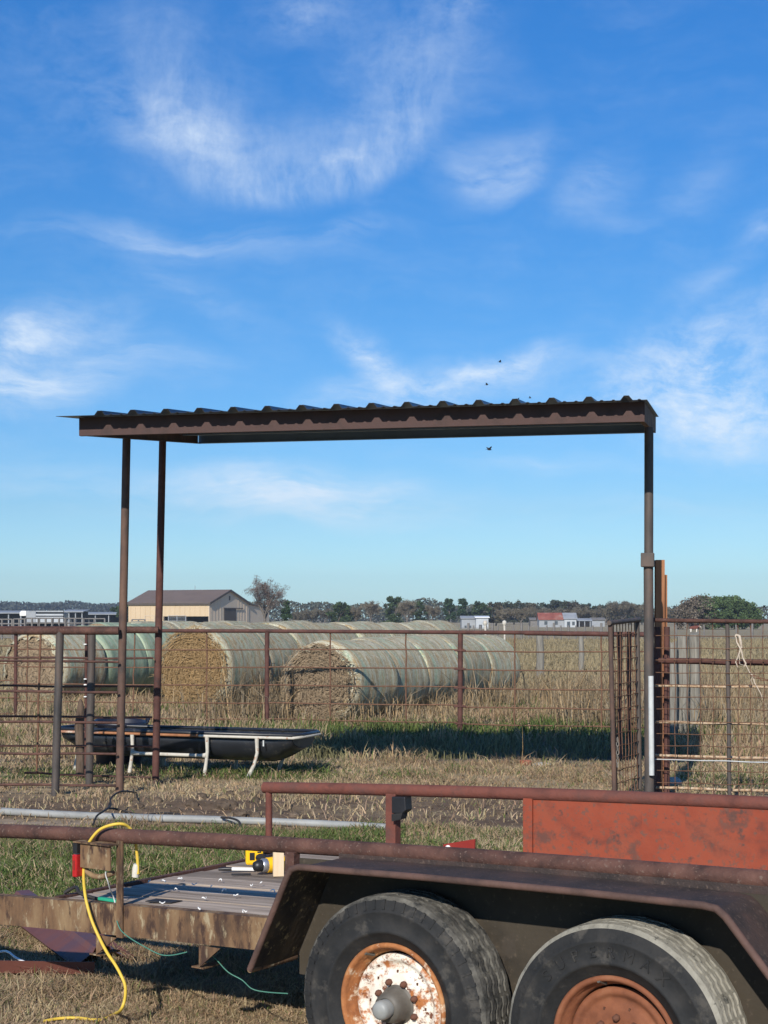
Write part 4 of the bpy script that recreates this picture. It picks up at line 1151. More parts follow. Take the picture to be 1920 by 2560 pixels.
# ------------------------------------------------------------------ gates on the right
def gate_edge():
    a0, a1 = at(1536, 1992, 15.2), at(1526, 1557, 15.2)
    b0, b1 = at(1600, 1972, 16.1), at(1593, 1553, 16.1)
    root = thing('mesh_gate', 'narrow mesh gate swung nearly edge-on left of the right shelter post', 'gate', a0)
    rail_part(root, a0, a1 - Vector((0, 0, .02)), .024, MATS['rust_post'], 'frame_tube', 12)
    rail_part(root, b0, b1, .024, MATS['steel_grey'], 'frame_tube', 12)
    rail_part(root, a1 + Vector((-.02, -.05, 0)), b1 + Vector((.03, .05, .015)), .025, MATS['steel_grey'], 'top_tube', 12)
    for k in range(1, 9):
        f = k / 9
        o = MB()
        rail_part(root, a0.lerp(b0, f), a1.lerp(b1, f), .005, MATS['wire_rust'], 'mesh_wire', 5)
    for k in range(1, 14):
        f = k / 14
        rail_part(root, a0.lerp(a1, f), b0.lerp(b1, f), .005, MATS['wire_rust'], 'mesh_wire', 5)
    # chain hanging on the near tube
    ch = thing('chain', 'short rusty chain hanging on the edge-on mesh gate', 'chain', at(1544, 1880, 15.16))
    for k in range(7):
        c = Vector((0, 0, .12 - k * .042)); ax = k % 2
        pts = []
        for i in range(14):
            t = 2 * math.pi * i / 14
            u = .011 * math.cos(t); v = .026 * math.sin(t)
            pts.append(c + (Vector((u, 0, v)) if ax else Vector((u * .6, u * .8, v))))
        MB().tube(pts, .0045, 6, closed=True).build('link', MATS['chain_grey'], ch)
    for px, D, lab in ((1549, 20.5, 'dark red corner pipe seen through the edge-on gate, left one'), (1573, 21.5, 'dark red corner pipe seen through the edge-on gate, right one')):
        p = at(px, HZ, D)
        o = MB().tube([(0, 0, -.3), (0, 0, 1.72)], .030, 10).build('corner_post', MATS['rust_maroon'])
        o.location = (p.x, D, float(gz(p.x, D))); tag(o, lab, 'fence post')
gate_edge()

def gate_right():
    def P(px, y):
        D = 15.2 + (px - 1632) * (14.4 - 15.2) / 328; return at(px, y, D)
    root = thing('mesh_gate', 'wide wire mesh gate right of the shelter post', 'gate', P(1632, 1990))
    rail_part(root, P(1626, 1550), P(2140, 1557), .020, MATS['rust_dark'], 'top_tube', 12)
    rail_part(root, P(1636, 2000), P(1631, 1551), .018, MATS['rust_dark'], 'frame_tube', 12)
    rail_part(root, P(1824, 2000), P(1818, 1555), .020, MATS['steel_grey'], 'upright_tube', 12)
    x = 1655
    while x < 2130:
        if abs(x - 1819) > 7:
            rail_part(root, P(x + 2, 1985 + (x - 1655) * .03), P(x, 1553), .0042, MATS['wire_rust'], 'mesh_wire', 5)
        x += 31.6
    for k in range(14):
        y = 1589 + 30.6 * k
        if y > 1985: break
        rail_part(root, P(1634, y), P(2140, y + .012 * (y - 1400)), .0042, MATS['wire_rust'], 'mesh_wire', 5)
    rail_part(root, P(1634, 1898), P(2140, 1912), .006, MATS['galv'], 'mesh_wire', 6)
    # second gate behind it
    def Q(px, y):
        D = 15.5 + (px - 1632) * (14.7 - 15.5) / 328; return at(px, y, D)
    g = thing('tube_gate', 'old tube gate with flaking yellow-white rails behind the mesh gate', 'gate', Q(1640, 1990))
    rail_part(g, Q(1634, 1652), Q(2140, 1660), .030, MATS['rust_maroon'], 'top_tube', 12)
    for y in (1715, 1806, 1889, 1970):
        rail_part(g, Q(1638, y - 1), Q(2140, y + 3 + (y - 1600) * .035), .0145, MATS['gate_flaky'])
    rail_part(g, Q(1990, 1990), Q(1986, 1655), .02, MATS['gate_flaky'], 'upright_tube')
    # tall rusty beam post
    p = at(1649, HZ, 15.85); z = float(gz(p.x, 15.85))
    b = thing('beam_post', 'tall orange-rust steel beam standing behind the right shelter post', 'post', (p.x, 15.85, z))
    zt = at(1649, 1400, 15.85).z - z; zt2 = at(1666, 1437, 15.9).z - z
    b.scale = (.9, .9, 1)
    MB().span((-.05, -.05, -.3), (.05, -.04, zt)).build('flange', MATS['rust_orange'], b)
    MB().span((-.006, -.0395, -.3), (.006, .0395, zt)).build('web', MATS['rust_orange'], b)
    MB().span((-.05, .04, -.3), (.05, .05, zt)).build('flange', MATS['rust_orange'], b)
    MB().span((.053, .055, -.3), (.098, .10, zt2)).build('side_bar', MATS['rust_orange'], b)
    for px, D, lab in ((1643, 15.68, 'dark maroon pipe post directly behind the mesh gate edge'), (1667, 15.72, 'dark maroon pipe post before the tall rust beam, right one')):
        p = at(px, HZ, D); zt = at(px, 1567, D).z - float(gz(p.x, D))
        o = MB().tube([(0, 0, -.3), (0, 0, zt)], .031, 10).build('pipe_post', MATS['rust_maroon'])
        o.location = (p.x, D, float(gz(p.x, D))); tag(o, lab, 'post')
    labs = ['left, lowest of three old grey timber posts behind the mesh gate', 'middle of three old grey timber posts behind the mesh gate', 'right, tallest of three old grey timber posts behind the mesh gate']
    for (px, w, top, D), lab in zip([(1682, .145, 1604, 24.5), (1707, .19, 1590, 24.8), (1737, .175, 1584, 25.1)], labs):
        p = at(px, HZ, D); g0 = float(gz(p.x, D)); h = at(px, top, D).z - g0
        mb = MB(); n = 10; vs = []; rs = random.Random(px)
        for j in range(7):
            for k in range(n):
                a = 2 * math.pi * k / n
                r = w / 2 * (1 + .12 * rs.uniform(-1, 1))
                vs.append((r * math.cos(a) * 1.0, r * math.sin(a), -.2 + (h + .2) * j / 6 + (rs.uniform(-.04, .03) if j == 6 else 0)))
        mb.add(vs, [(j * n + k, j * n + (k + 1) % n, (j + 1) * n + (k + 1) % n, (j + 1) * n + k) for j in range(6) for k in range(n)])
        mb.add(vs[-n:], [tuple(range(n))], 0, True)
        o = mb.build('timber_post', MATS['old_wood']); o.location = (p.x, D, g0); tag(o, lab, 'fence post')
    # rag rope tied on the gate
    r = thing('rag_rope', 'frayed cream rag rope knotted on the right mesh gate', 'rope', P(1850, 1600))
    o0 = r.location
    def cord(pts, rad, nm, m=MATS['rag']):
        pts = [P(x, y) - o0 + Vector((0, -.03 + .012 * math.sin(i * 2.1), 0)) for i, (x, y) in enumerate(pts)]; rad = [q * .62 for q in rad]
        return MB().tube(pts, rad, 7).build(nm, m, r)
    cord([(1836, 1592), (1840, 1587), (1846, 1590), (1850, 1606), (1853, 1622)], [.016, .02, .022, .022, .014], 'knot_strand')
    cord([(1838, 1592), (1841, 1606), (1849, 1622), (1844, 1640), (1838, 1655), (1842, 1668)], [.012, .014, .016, .013, .011, .006], 'strand')
    cord([(1851, 1624), (1856, 1645), (1862, 1658), (1858, 1668)], [.013, .012, .014, .006], 'strand')
    cord([(1846, 1630), (1848, 1660), (1862, 1664)], [.008, .006, .004], 'strand')
    cord([(1861, 1658), (1872, 1680), (1880, 1690), (1884, 1706), (1893, 1720), (1899, 1733), (1905, 1748)], [.009, .008, .014, .011, .009, .006, .003], 'strand')
    cord([(1880, 1690), (1876, 1700), (1881, 1715)], [.008, .006, .002], 'strand')
    # bucket chain holding the gate
    c = thing('gate_chain', 'rusty chain looped from the rag rope to the right', 'chain', P(1885, 1690))
    for k in range(9):
        q0 = P(1879 + k * 8.5, 1688 + 12 * math.sin(k * .35)) - c.location + Vector((0, -.04, 0))
        pts = []
        for i in range(14):
            t = 2 * math.pi * i / 14
            u = .024 * math.cos(t); v = .010 * math.sin(t)
            pts.append(q0 + (Vector((u, 0, v)) if k % 2 else Vector((u, v, v * .3))))
        MB().tube(pts, .0045, 6, closed=True).build('link', MATS['wire_rust'], c)
gate_right()

def rock(name, label, px, py, sx, sy, sz, m, seed, cat='rock', flat=.0):
    p = ground_at(px, py)
    bm = bmesh.new(); bmesh.ops.create_icosphere(bm, subdivisions=3, radius=1)
    rs = np.random.RandomState(seed); ph = rs.uniform(0, 6.28, 9)
    for v in bm.verts:
        c = v.co.copy()
        k = .8 + .9 * mnoise.turbulence(c * 1.3 + Vector((seed * 3.1, 0, 0)), 4, True) * .55 if name.endswith('clod') else 1 + .16 * math.sin(3 * c.x + ph[0]) * math.sin(2.5 * c.y + ph[1]) + .13 * math.sin(4 * c.z + ph[2] + 2 * c.x) + .07 * math.sin(9 * c.x + ph[3]) * math.sin(8 * c.z + ph[4]) + .06 * rs.uniform(-1, 1)
        v.co = Vector((c.x * sx * k, c.y * sy * k, max(-.25, c.z) * sz * k))
    me = bpy.data.meshes.new(name); bm.to_mesh(me); bm.free()
    me.polygons.foreach_set('use_smooth', [False] * len(me.polygons))
    me.materials.append(m)
    o = bpy.data.objects.new(name, me); COL.objects.link(o); o.location = p + Vector((0, 0, sz * .15))
    return tag(o, label, cat)
rock('concrete_lump', 'pale grey concrete lump on the grass behind the mesh gate', 1678, 1962, .115, .08, .085, MATS['stone_grey'], 1)
rock('flat_stone', 'flat grey stone lying in the mud beside a brick', 1354, 1914, .13, .09, .035, MATS['stone_grey'], 2)
o = MB().box((0, 0, .035), (.13, .10, .07)).build('brick', MATS['brick_red'], bevel=.008); o.location = ground_at(1314, 1914); o.rotation_euler = (0, 0, .3); tag(o, 'reddish broken brick left of the flat grey stone', 'brick')
CL = [(560, 2020, .12, .08), (600, 2040, .07, .05), (640, 2046, .05, .05), (480, 2012, .07, .06), (505, 1996, .06, .05), (660, 1992, .08, .06), (700, 2016, .06, .04), (350, 2020, .05, .04), (530, 2048, .05, .03), (615, 1990, .07, .05), (640, 2010, .05, .05), (440, 2030, .06, .04), (575, 1988, .05, .04), (1250, 2036, .06, .035), (735, 2040, .05, .03), (395, 2008, .05, .04), (1335, 2046, .07, .03)]
for i, (px, py, s, h) in enumerate(sorted(CL)):
    tag(rock('dirt_clod', '%s dark clod from the left in the dug dirt' % NTH[i], px, py, s * .95, s * .8, h * 1.05, MATS['clod'], 40 + i, 'clod'), group='dark clods of the dug dirt')
for i, (px, py, s, h) in enumerate(sorted([(500, 1970, .05, .035), (520, 1985, .05, .035), (590, 1962, .045, .03), (545, 1978, .045, .035), (250, 1988, .05, .03), (480, 1960, .04, .03), (560, 1998, .05, .04), (455, 1985, .04, .03), (150, 1992, .035, .03)])):
    tag(rock('pale_clod', '%s pale tan clod from the left in the dug dirt' % NTH[i], px, py, s, s * .8, h, MATS['clod_pale'], 80 + i, 'clod'), group='pale clods of the dug dirt')

# ------------------------------------------------------------------ trough, tub, pipe, cables
def trough():
    A = at(153, 1832, 19.1); B = at(728, 1848, 18.0)
    A.z = B.z = .34
    d = (B - A); L = d.length; ang = math.atan2(d.y, d.x)
    root = thing('feed_trough', 'long black plastic feed trough on a cream pipe frame', 'trough', (A.x, A.y, -.16), ang)
    zr = .50; wd = .70
    ns, nc = 34, 16
    def sect(s, inner):
        e = min(s, L - s); taper = 1 - .55 * max(0, 1 - e / .38) ** 1.6
        out = []
        for k in range(nc + 1):
            t = math.pi * k / nc
            y = wd / 2 - math.cos(t) * (wd / 2 - .02 - inner) * (.86 + .14 * abs(math.cos(t)))
            z = zr - .01 - (math.sin(t) ** .65) * (.31 - inner) * taper
            out.append(Vector((s, y, z)))
        return out
    for inner in (0,):
        vs = []; fs = []
        ss = [L * i / (ns - 1) for i in range(ns)]
        for s in ss: vs += sect(s, 0)
        n = nc + 1
        for i in range(ns - 1):
            for k in range(nc): fs.append((i * n + k, i * n + k + 1, (i + 1) * n + k + 1, (i + 1) * n + k))
        mb = MB().add(vs, fs)
        for s, e in ((0, 0), (L, ns - 1)):
            mb.add([vs[e * n + k] for k in range(n)], [tuple(range(n))], 0, True)
        body = mb.build('basin', MATS['trough_black'], root)
        m = body.modifiers.new('solid', 'SOLIDIFY'); m.thickness = .012; m.offset = 1
    # rolled black lip
    lip = [(-.05, -.02), (L + .02, -.02), (L + .09, .10), (L + .09, wd - .10), (L + .02, wd + .02), (-.05, wd + .02), (-.12, wd - .10), (-.12, .10)]
    MB().tube([(x, y, zr + .012) for x, y in lip], .022, 8, closed=True).build('lip', MATS['trough_black'], root)
    MB().tube([(-.04, -.035, zr - .02), (L * .18, -.04, zr - .02)], .017, 10).build('frame_rail', MATS['cream_rusty'], root)
    MB().tube([(L * .18, -.04, zr - .02), (L * .62, -.04, zr - .022)], .017, 10).build('frame_rail', MATS['rust_orange'], root)
    MB().tube([(L * .62, -.04, zr - .022), (L * .93, -.04, zr - .02), (L + .03, -.02, zr - .018), (L + .10, .08, zr - .012), (L + .10, wd - .08, zr - .012)], .017, 10).build('frame_rail', MATS['cream_paint'], root)
    MB().tube([(-.04, wd + .035, zr - .02), (L, wd + .035, zr - .02)], .017, 8).build('frame_rail', MATS['cream_paint'], root)
    for f, bent in ((.085, 0), (.33, 0), (.655, 0), (.865, 1)):
        for y, sg in ((-.045, -1), (wd + .045, 1)):
            x = L * f; k = (-.10 if bent else -.02)
            pts = [(x, y, zr - .03), (x + .005, y, zr - .2), (x + k * .3, y + sg * .01, .16), (x + k, y + sg * .03, .01)]
            MB().tube(pts, [.026, .021, .021, .026], 10).build('leg', MATS['cream_paint'], root)
    MB().tube([(L * .33, -.05, .25), (L * .36, -.055, .245), (L * .63, -.055, .245), (L * .655, -.05, .25)], [.034, .022, .022, .034], 10).build('brace', MATS['cream_paint'], root)
    MB().box((L * .895, -.062, zr - .085), (.016, .008, .07)).build('hook', MATS['galv'], root)
trough()

def tub():
    D = 19.9; p = at(297, HZ, D); z = float(gz(p.x, D))
    root = thing('rubber_tub', 'dark blue-black round tub standing behind the feed trough', 'tub', (p.x, D, z))
    root.rotation_euler = (.05, .02, .4)
    MB().lathe([(0, .03), (.26, .03), (.275, 0), (.29, .02), (.315, .52), (.335, .53), (.34, .56), (.325, .58), (.305, .565), (.28, .06), (0, .05)], 36, 'z').build('shell', MATS['tub_black'], root)
    for s in (-1, 1):
        pts = [Vector((s * .33, .06, .53)), Vector((s * .37, .04, .60)), Vector((s * .37, -.04, .60)), Vector((s * .33, -.06, .53))]
        MB().tube(pts, .016, 8).build('handle', MATS['tub_black'], root)
tub()

def lying_pipe():
    pts = []
    for i in range(13):
        f = i / 12
        px = -60 + f * 1027; py = 2028 + 46 * f + 3 * math.sin(f * 6)
        q = ground_at(px, py + 6); pts.append(q + Vector((0, 0, .035)))
    root = thing('ground_pipe', 'long pale grey plastic pipe lying across the ground behind the trailer', 'pipe', pts[0])
    MB().tube([q - pts[0] for q in pts], .033, 14).build('tube', MATS['pvc'], root)
    MB().tube([q - pts[0] + Vector((.01, .085, -.004)) for q in pts[:8]], .028, 12).build('second_tube', MATS['pvc'], root)
lying_pipe()

def gpt(px, py, dz=.012):
    q = ground_at(px, py); return q + Vector((0, 0, dz))
def smooth_path(pts, n=6):
    out = []
    P_ = [pts[0]] + list(pts) + [pts[-1]]
    for i in range(1, len(P_) - 2):
        p0, p1, p2, p3 = P_[i - 1], P_[i], P_[i + 1], P_[i + 2]
        for k in range(n):
            t = k / n
            out.append(.5 * ((2 * p1) + (p2 - p0) * t + (2 * p0 - 5 * p1 + 4 * p2 - p3) * t * t + (3 * p1 - p0 - 3 * p2 + p3) * t ** 3))
    out.append(P_[-2])
    return out
def cables():
    # loose dark cable by the front post; some of its loops stand up off the ground
    D = 13.9
    a = [at(233, 2062, 13.0), at(242, 2040, 13.2), at(262, 2026, 13.5), at(276, 2014, 13.9), at(276, 1998, 14.1), at(290, 1984, 14.3), at(310, 1978, 14.6), gpt(340, 1984)]
    o = MB().tube(smooth_path(a), .009, 8).build('dark_cable', MATS['black_cable']); tag(o, 'dark cable arching up at the foot of the front shelter post', 'cable')
    b = [at(276, 2006, 14.0), at(272, 2020, 13.9), gpt(290, 2036, .05), gpt(350, 2040), gpt(420, 2036), gpt(475, 2046)]
    o = MB().tube(smooth_path(b), .010, 8).build('dark_cable', MATS['black_cable']); tag(o, 'dark cable running along the pale pipe', 'cable')
    c = [at(553, 2044, 13.4), at(575, 2045, 13.3), at(595, 2052, 13.15), at(602, 2066, 13.0), gpt(592, 2076)]
    o = MB().tube(smooth_path(c), .010, 8).build('dark_cable', MATS['black_cable']); tag(o, 'short dark cable end hooked over the pale pipe', 'cable')
    # straw stalk in the mud
    p0 = gpt(1303, 1925); 
    o = MB().tube([p0, p0 + Vector((.02, 0, .25)), p0 + Vector((.015, 0, .52))], [.006, .004, .002], 5).build('dry_stalk', MATS['hay_gold']); tag(o, 'single tall dry stalk beside the brick in the mud', 'plant')
    for pts, nm in (([(150, 1838), (95, 1826), (60, 1818)], 'pale bare stick'),):
        pass
cables()

# ------------------------------------------------------------------ trailer
TA = R(35); TO = Vector((0, 5.75, 0))
U = Vector((math.cos(TA), -math.sin(TA), 0)); T_ = Vector((math.sin(TA), math.cos(TA), 0))
cz = lambda s: .0325 * s - .0051 * s * s          # the frame is nose-high and slightly cambered
def tw(s, t, z, camber=True):
    """trailer coordinates (along, across, up) to the world"""
    return TO + U * s + T_ * t + Vector((0, 0, z + (cz(s) if camber else 0)))

def panel_mat():
    """red paint with tyre-black scuffs rubbed on in arcs"""
    m = MATS['red_paint'].copy(); m.name = 'red_panel'; t = m.node_tree
    b = t.nodes['Principled BSDF']; src = b.inputs['Base Color'].links[0].from_socket
    tc = N(t, 'ShaderNodeTexCoord'); sp = N(t, 'ShaderNodeSeparateXYZ'); t.links.new(tc.outputs['Object'], sp.inputs[0])
    n = N(t, 'ShaderNodeTexNoise'); n.inputs['Scale'].default_value = 9; n.inputs['Detail'].default_value = 6; t.links.new(tc.outputs['Object'], n.inputs['Vector'])
    tot = None
    for cx_, cz_, r_, w_, x0_, x1_ in ((.72, 1.02, .33, .045, .45, .98), (.02, .98, .29, .035, -.28, .24), (1.25, 1.05, .36, .04, 1.0, 1.6), (.75, 1.25, .50, .02, .2, 1.1)):
        dx = mathn(t, 'SUBTRACT', sp.outputs[0], cx_); dz = mathn(t, 'SUBTRACT', sp.outputs[2], cz_)
        d = mathn(t, 'SQRT', mathn(t, 'ADD', mathn(t, 'MULTIPLY', dx, dx), mathn(t, 'MULTIPLY', mathn(t, 'MULTIPLY', dz, dz), 1.0)))
        d = mathn(t, 'ADD', d, mathn(t, 'MULTIPLY', mathn(t, 'SUBTRACT', n.outputs[0], .5), .03))
        v = mathn(t, 'SUBTRACT', 1.0, mathn(t, 'DIVIDE', mathn(t, 'ABSOLUTE', mathn(t, 'SUBTRACT', d, r_)), w_), clamp=True)
        v = mathn(t, 'MULTIPLY', v, mathn(t, 'MULTIPLY', mathn(t, 'GREATER_THAN', sp.outputs[0], x0_), mathn(t, 'LESS_THAN', sp.outputs[0], x1_)))
        tot = v if tot is None else mathn(t, 'MAXIMUM', tot, v)
    for cx_, cz_, rx_, rz_ in ((.62, .80, .075, .05), (.80, .81, .05, .05), (.02, .86, .05, .02), (.36, .76, .12, .02)):
        dx = mathn(t, 'DIVIDE', mathn(t, 'SUBTRACT', sp.outputs[0], cx_), rx_); dz = mathn(t, 'DIVIDE', mathn(t, 'SUBTRACT', sp.outputs[2], cz_), rz_)
        d = mathn(t, 'ADD', mathn(t, 'SQRT', mathn(t, 'ADD', mathn(t, 'MULTIPLY', dx, dx), mathn(t, 'MULTIPLY', dz, dz))), mathn(t, 'MULTIPLY', n.outputs[0], 2.2))
        tot = mathn(t, 'MAXIMUM', tot, mathn(t, 'SUBTRACT', 2.0, d, clamp=True))
    mk = N(t, 'ShaderNodeMapRange', clamp=True); mk.inputs['From Min'].default_value = .40; mk.inputs['From Max'].default_value = .68
    n3 = N(t, 'ShaderNodeTexNoise'); n3.inputs['Scale'].default_value = 16; n3.inputs['Detail'].default_value = 8; n3.inputs['Roughness'].default_value = .75; t.links.new(tc.outputs['Object'], n3.inputs['Vector']); t.links.new(n3.outputs[0], mk.inputs['Value'])
    tot = mathn(t, 'MULTIPLY', tot, mk.outputs[0])
    mx = N(t, 'ShaderNodeMix', data_type='RGBA'); mx.inputs['B'].default_value = (.06, .028, .024, 1)
    t.links.new(mathn(t, 'MULTIPLY', tot, .75), mx.inputs['Factor']); t.links.new(src, mx.inputs['A']); t.links.new(mx.outputs['Result'], b.inputs['Base Color'])
    return m

def trailer():
    root = thing('flatbed_trailer', 'rusty tandem-axle flatbed trailer with pipe rails and wooden deck', 'trailer', TO, -TA)
    def sweep(prof, s0, s1, nm, m, n=14, par=root, bevel=0):
        """prof: (t, z) outline swept along the trailer"""
        mb = MB(); k = len(prof); vs = []
        for i in range(n + 1):
            s = s0 + (s1 - s0) * i / n
            vs += [(s, t, z + cz(s)) for t, z in prof]
        mb.add(vs, [(i * k + j, i * k + (j + 1) % k, (i + 1) * k + (j + 1) % k, (i + 1) * k + j) for i in range(n) for j in range(k)], 0, True)
        mb.add(vs[:k], [tuple(range(k))], 0, True); mb.add(vs[-k:], [tuple(range(k))], 0, True)
        return mb.build(nm, m, par, bevel=bevel)
    def pipe(pts, r, nm, m, n=16, par=root):
        return MB().tube([(s, t, z + cz(s)) for s, t, z in pts], r, n).build(nm, m, par)
    lin = lambda a, b, n: [a + (b - a) * i / (n - 1) for i in range(n)]
    # side channels and rails
    zc0, zc1 = .432, .562
    cprof = [(-.02, zc0), (.03, zc0), (.03, zc0 + .012), (-.010, zc0 + .012), (-.010, zc1 - .012), (.03, zc1 - .012), (.03, zc1), (-.02, zc1)]
    sweep(cprof, -3.2, 2.6, 'side_channel', MATS['rust_brown'], 24)
    sweep([(1.72 - t, z) for t, z in cprof][::-1], -2.02, 2.6, 'side_channel', MATS['rust_dark'], 20)
    pipe([(s, 0, .851) for s in lin(-3.2, 2.6, 24)], .0315, 'side_rail', MATS['rust_dark'], 20)
    pipe([(s, 1.72, .893) for s in lin(-1.99, 2.6, 20)], .0305, 'side_rail', MATS['rust_red'], 18)
    # stanchions
    def stan(s, t, w, d, z0, z1, m):
        return MB().span((s - w / 2, t - d / 2, z0 + cz(s)), (s + w / 2, t + d / 2, z1 + cz(s))).build('stanchion', m, root, bevel=.002)
    stan(-1.342, -.026, .036, .010, .425, .835, MATS['rust_brown'])
    stan(-.420, -.02, .045, .04, .57, .83, MATS['rust_dark'])
    MB().tube([(-1.96, 1.72, .57 + cz(-1.96)), (-1.96, 1.72, .875 + cz(-1.96))], .019, 10).build('stanchion', MATS['rust_red'], root)
    stan(-1.148, 1.72, .06, .05, .565, .905, MATS['rust_red'])
    # red side panel on the far side
    s0, s1 = -.37, 2.6
    sweep([(1.705, .57), (1.712, .57), (1.712, .872), (1.705, .872)], s0, s1, 'side_panel', panel_mat(), 14)
    MB().span((s0 - .005, 1.690, .565 + cz(s0)), (s0 + .045, 1.7045, .875 + cz(s0))).build('panel_edge', MATS['red_paint'], root, bevel=.002)
    # deck planks
    n = 9; t0, t1 = .034, 1.685; w = (t1 - t0) / n
    for k in range(n):
        a = t0 + w * k + .004; b = t0 + w * (k + 1) - .004
        dz = .003 * math.sin(k * 2.3)
        sweep([(a, .522 + dz), (b, .522 + dz), (b, .556 + dz), (a, .556 + dz)], -1.76 + .006 * (k % 3), 2.5, 'plank', MATS['plank'], 12)
    sweep_end = MB().span((-1.80, .032, .50 + cz(-1.78)), (-1.772, 1.688, .566 + cz(-1.78))).build('end_angle', MATS['rust_dark'], root)
    # crossmembers under the deck; two angles end below the near channel
    for s in lin(-1.5, 2.3, 8):
        MB().span((s, .035, .44 + cz(s)), (s + .05, 1.68, .515 + cz(s))).build('crossmember', MATS['rust_dark'], root)
    for s, w_, h_ in ((-1.475, .15, .085), (-.89, .14, .09)):
        z = zc0 + cz(s) - .002
        MB().prism([(s, -.035, z), (s + w_ * .8, -.035, z), (s, -.035, z - h_)], (0, 0, 0), (0, .006, 0)).build('gusset', MATS['rust_brown'], root)
        MB().prism([(s - .045, -.03, z - h_), (s + .02, -.03, z - h_), (s + .02, .09, z - h_), (s - .02, .09, z - h_)], (0, 0, -.006), (0, 0, 0)).build('gusset', MATS['rust_brown'], root)
    # light bracket welded to the rear stanchion
    zb = .715 + cz(-1.42); bs = .075
    br = MB().span((-1.53, -.075, zb), (-1.35, -.068, zb + .105)).build('light_bracket', MATS['rust_brown'], root, bevel=.002)
    MB().span((-1.56, -.088, zb + .105), (-1.345, -.02, zb + .111)).build('bracket_top', MATS['rust_brown'], br)
    pts = [Vector((-1.53 + .012 * i, -.045, zb - .012 - .025 * math.sin(math.pi * (i / 14) ** .8))) for i in range(15)]
    MB().tube(pts, .012, 8).build('bracket_foot', MATS['rust_brown'], br)
    lens = MB().span((-1.562, -.092, zb - .042), (-1.534, -.040, zb + .055)).build('marker_light', MATS['lens_red'], root, bevel=.006)
    MB().span((-1.557, -.0935, zb - .01), (-1.543, -.0922, zb + .03)).build('reflector', MATS['bright_red'], lens)
    MB().span((-1.560, -.088, zb + .058), (-1.534, -.035, zb + .103)).build('light_backing', MATS['black_plastic'], lens)
    # dark light box on the far stanchion
    z = .79 + cz(-1.1)
    MB().prism([(-1.116, 1.66, z + .075), (-1.035, 1.66, z + .077), (-1.03, 1.66, z + .012), (-1.05, 1.66, z - .004), (-1.116, 1.66, z - .01)], (0, 0, 0), (0, .06, 0)).build('light_box', MATS['black_plastic'], root, bevel=.004)
    MB().prism([(-1.116, 1.66, z - .013), (-1.05, 1.66, z - .002), (-1.06, 1.66, z - .035), (-1.116, 1.66, z - .05)], (0, 0, 0), (0, .05, 0)).build('lamp', MATS['tyre_wall'], root)
    # ---- fender
    def fz(s): return cz(s)
    core = [(-.395, .427), (-.215, .79), (-.198, .812), (-.165, .822), (.4, .820), (1.0, .815), (1.40, .809), (1.445, .803), (1.475, .78), (1.78, .42)]
    vs = []; nn = len(core)
    for dz in (0, -.005):
        for t in (-.30, -.03):
            vs += [(s + (0 if dz == 0 else .003 * (1 if s < 0 else -1 if s > 1.4 else 0)), t, z + fz(s) + dz) for s, z in core]
    fs = []
    for i in range(nn - 1):
        fs.append((i, i + 1, nn + i + 1, nn + i)); fs.append((2 * nn + i, 3 * nn + i, 3 * nn + i + 1, 2 * nn + i + 1))
        fs.append((i, 2 * nn + i, 2 * nn + i + 1, i + 1)); fs.append((nn + i, nn + i + 1, 3 * nn + i + 1, 3 * nn + i))
    mb = MB()
    for j, f in enumerate(fs):
        mb.add([vs[q] for q in f], [(0, 1, 2, 3)], 1 if j % 4 == 1 else 0, True)
    fen = mb.build('fender', [MATS['fender_top'], MATS['fender_under']], root)
    edge = [(s, -.305, z + fz(s)) for s, z in core]
    MB().tube(edge, .0125, 10).build('fender_edge', MATS['edge_brown'], fen)
    MB().tube([(-.396, -.305, .427 + fz(-.395)), (-.402, -.16, .424 + fz(-.395)), (-.395, -.03, .427 + fz(-.395))], .012, 10).build('fender_edge', MATS['rust_brown'], fen)
    sweep([(-.027, .8085), (-.021, .8085), (-.021, .845), (-.027, .845)], -.19, 1.75, 'gap_shade_strip', MATS['fender_top'], 10)  # added dark strip, its colour stands for the shaded gap under the rail
    # side plate behind the wheels
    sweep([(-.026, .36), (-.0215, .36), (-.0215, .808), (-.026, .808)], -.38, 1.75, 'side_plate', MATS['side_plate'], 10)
    sweep([(-.06, .20), (-.029, .20), (-.029, .37), (-.06, .37)], .05, 2.4, 'lower_beam', MATS['rust_dark'], 10)
    # ---- wheels
    def tyre_mesh(tread_mat, lugs):
        """axis along y (across), outer face towards -y; R .392"""
        mb = MB(); n = 180; Ro = .392; hw = .098
        cols = []                          # (y, radius, zigzag)
        grooves = (-.055, -.019, .019, .055)
        y = -hw
        cols.append((-hw, Ro - .016, 0)); cols.append((-hw + .012, Ro - .003, .25))
        for g in grooves:
            cols += [(g - .007, Ro, 1), (g - .004, Ro - .011, 1), (g + .004, Ro - .011, 1), (g + .007, Ro, 1)]
        cols += [(hw - .012, Ro - .003, .25), (hw, Ro - .016, 0)]
        vs = []
        for (yy, r, zg) in cols:
            for k in range(n):
                a = 2 * math.pi * k / n
                zz = .0055 * (1 if (k // 3) % 2 else -1) * zg
                vs.append((r * math.cos(a), yy + zz, r * math.sin(a)))
        fs = [(i * n + k, (i + 1) * n + k, (i + 1) * n + (k + 1) % n, i * n + (k + 1) % n) for i in range(len(cols) - 1) for k in range(n)]
        mb.add(vs, fs, 0, True)
        side = [(Ro - .016, hw), (Ro - .034, hw + .007), (Ro - .050, hw + .009), (Ro - .053, hw + .013), (Ro - .060, hw + .013), (Ro - .063, hw + .011), (.305, hw + .014), (.275, hw + .011), (.272, hw + .014), (.262, hw + .014), (.259, hw + .008), (.236, hw - .006), (.226, hw - .016), (.219, hw - .022), (.205, hw - .03)]
        mb.lathe([(r, -h) for r, h in side], 120, 'y', mi=1)
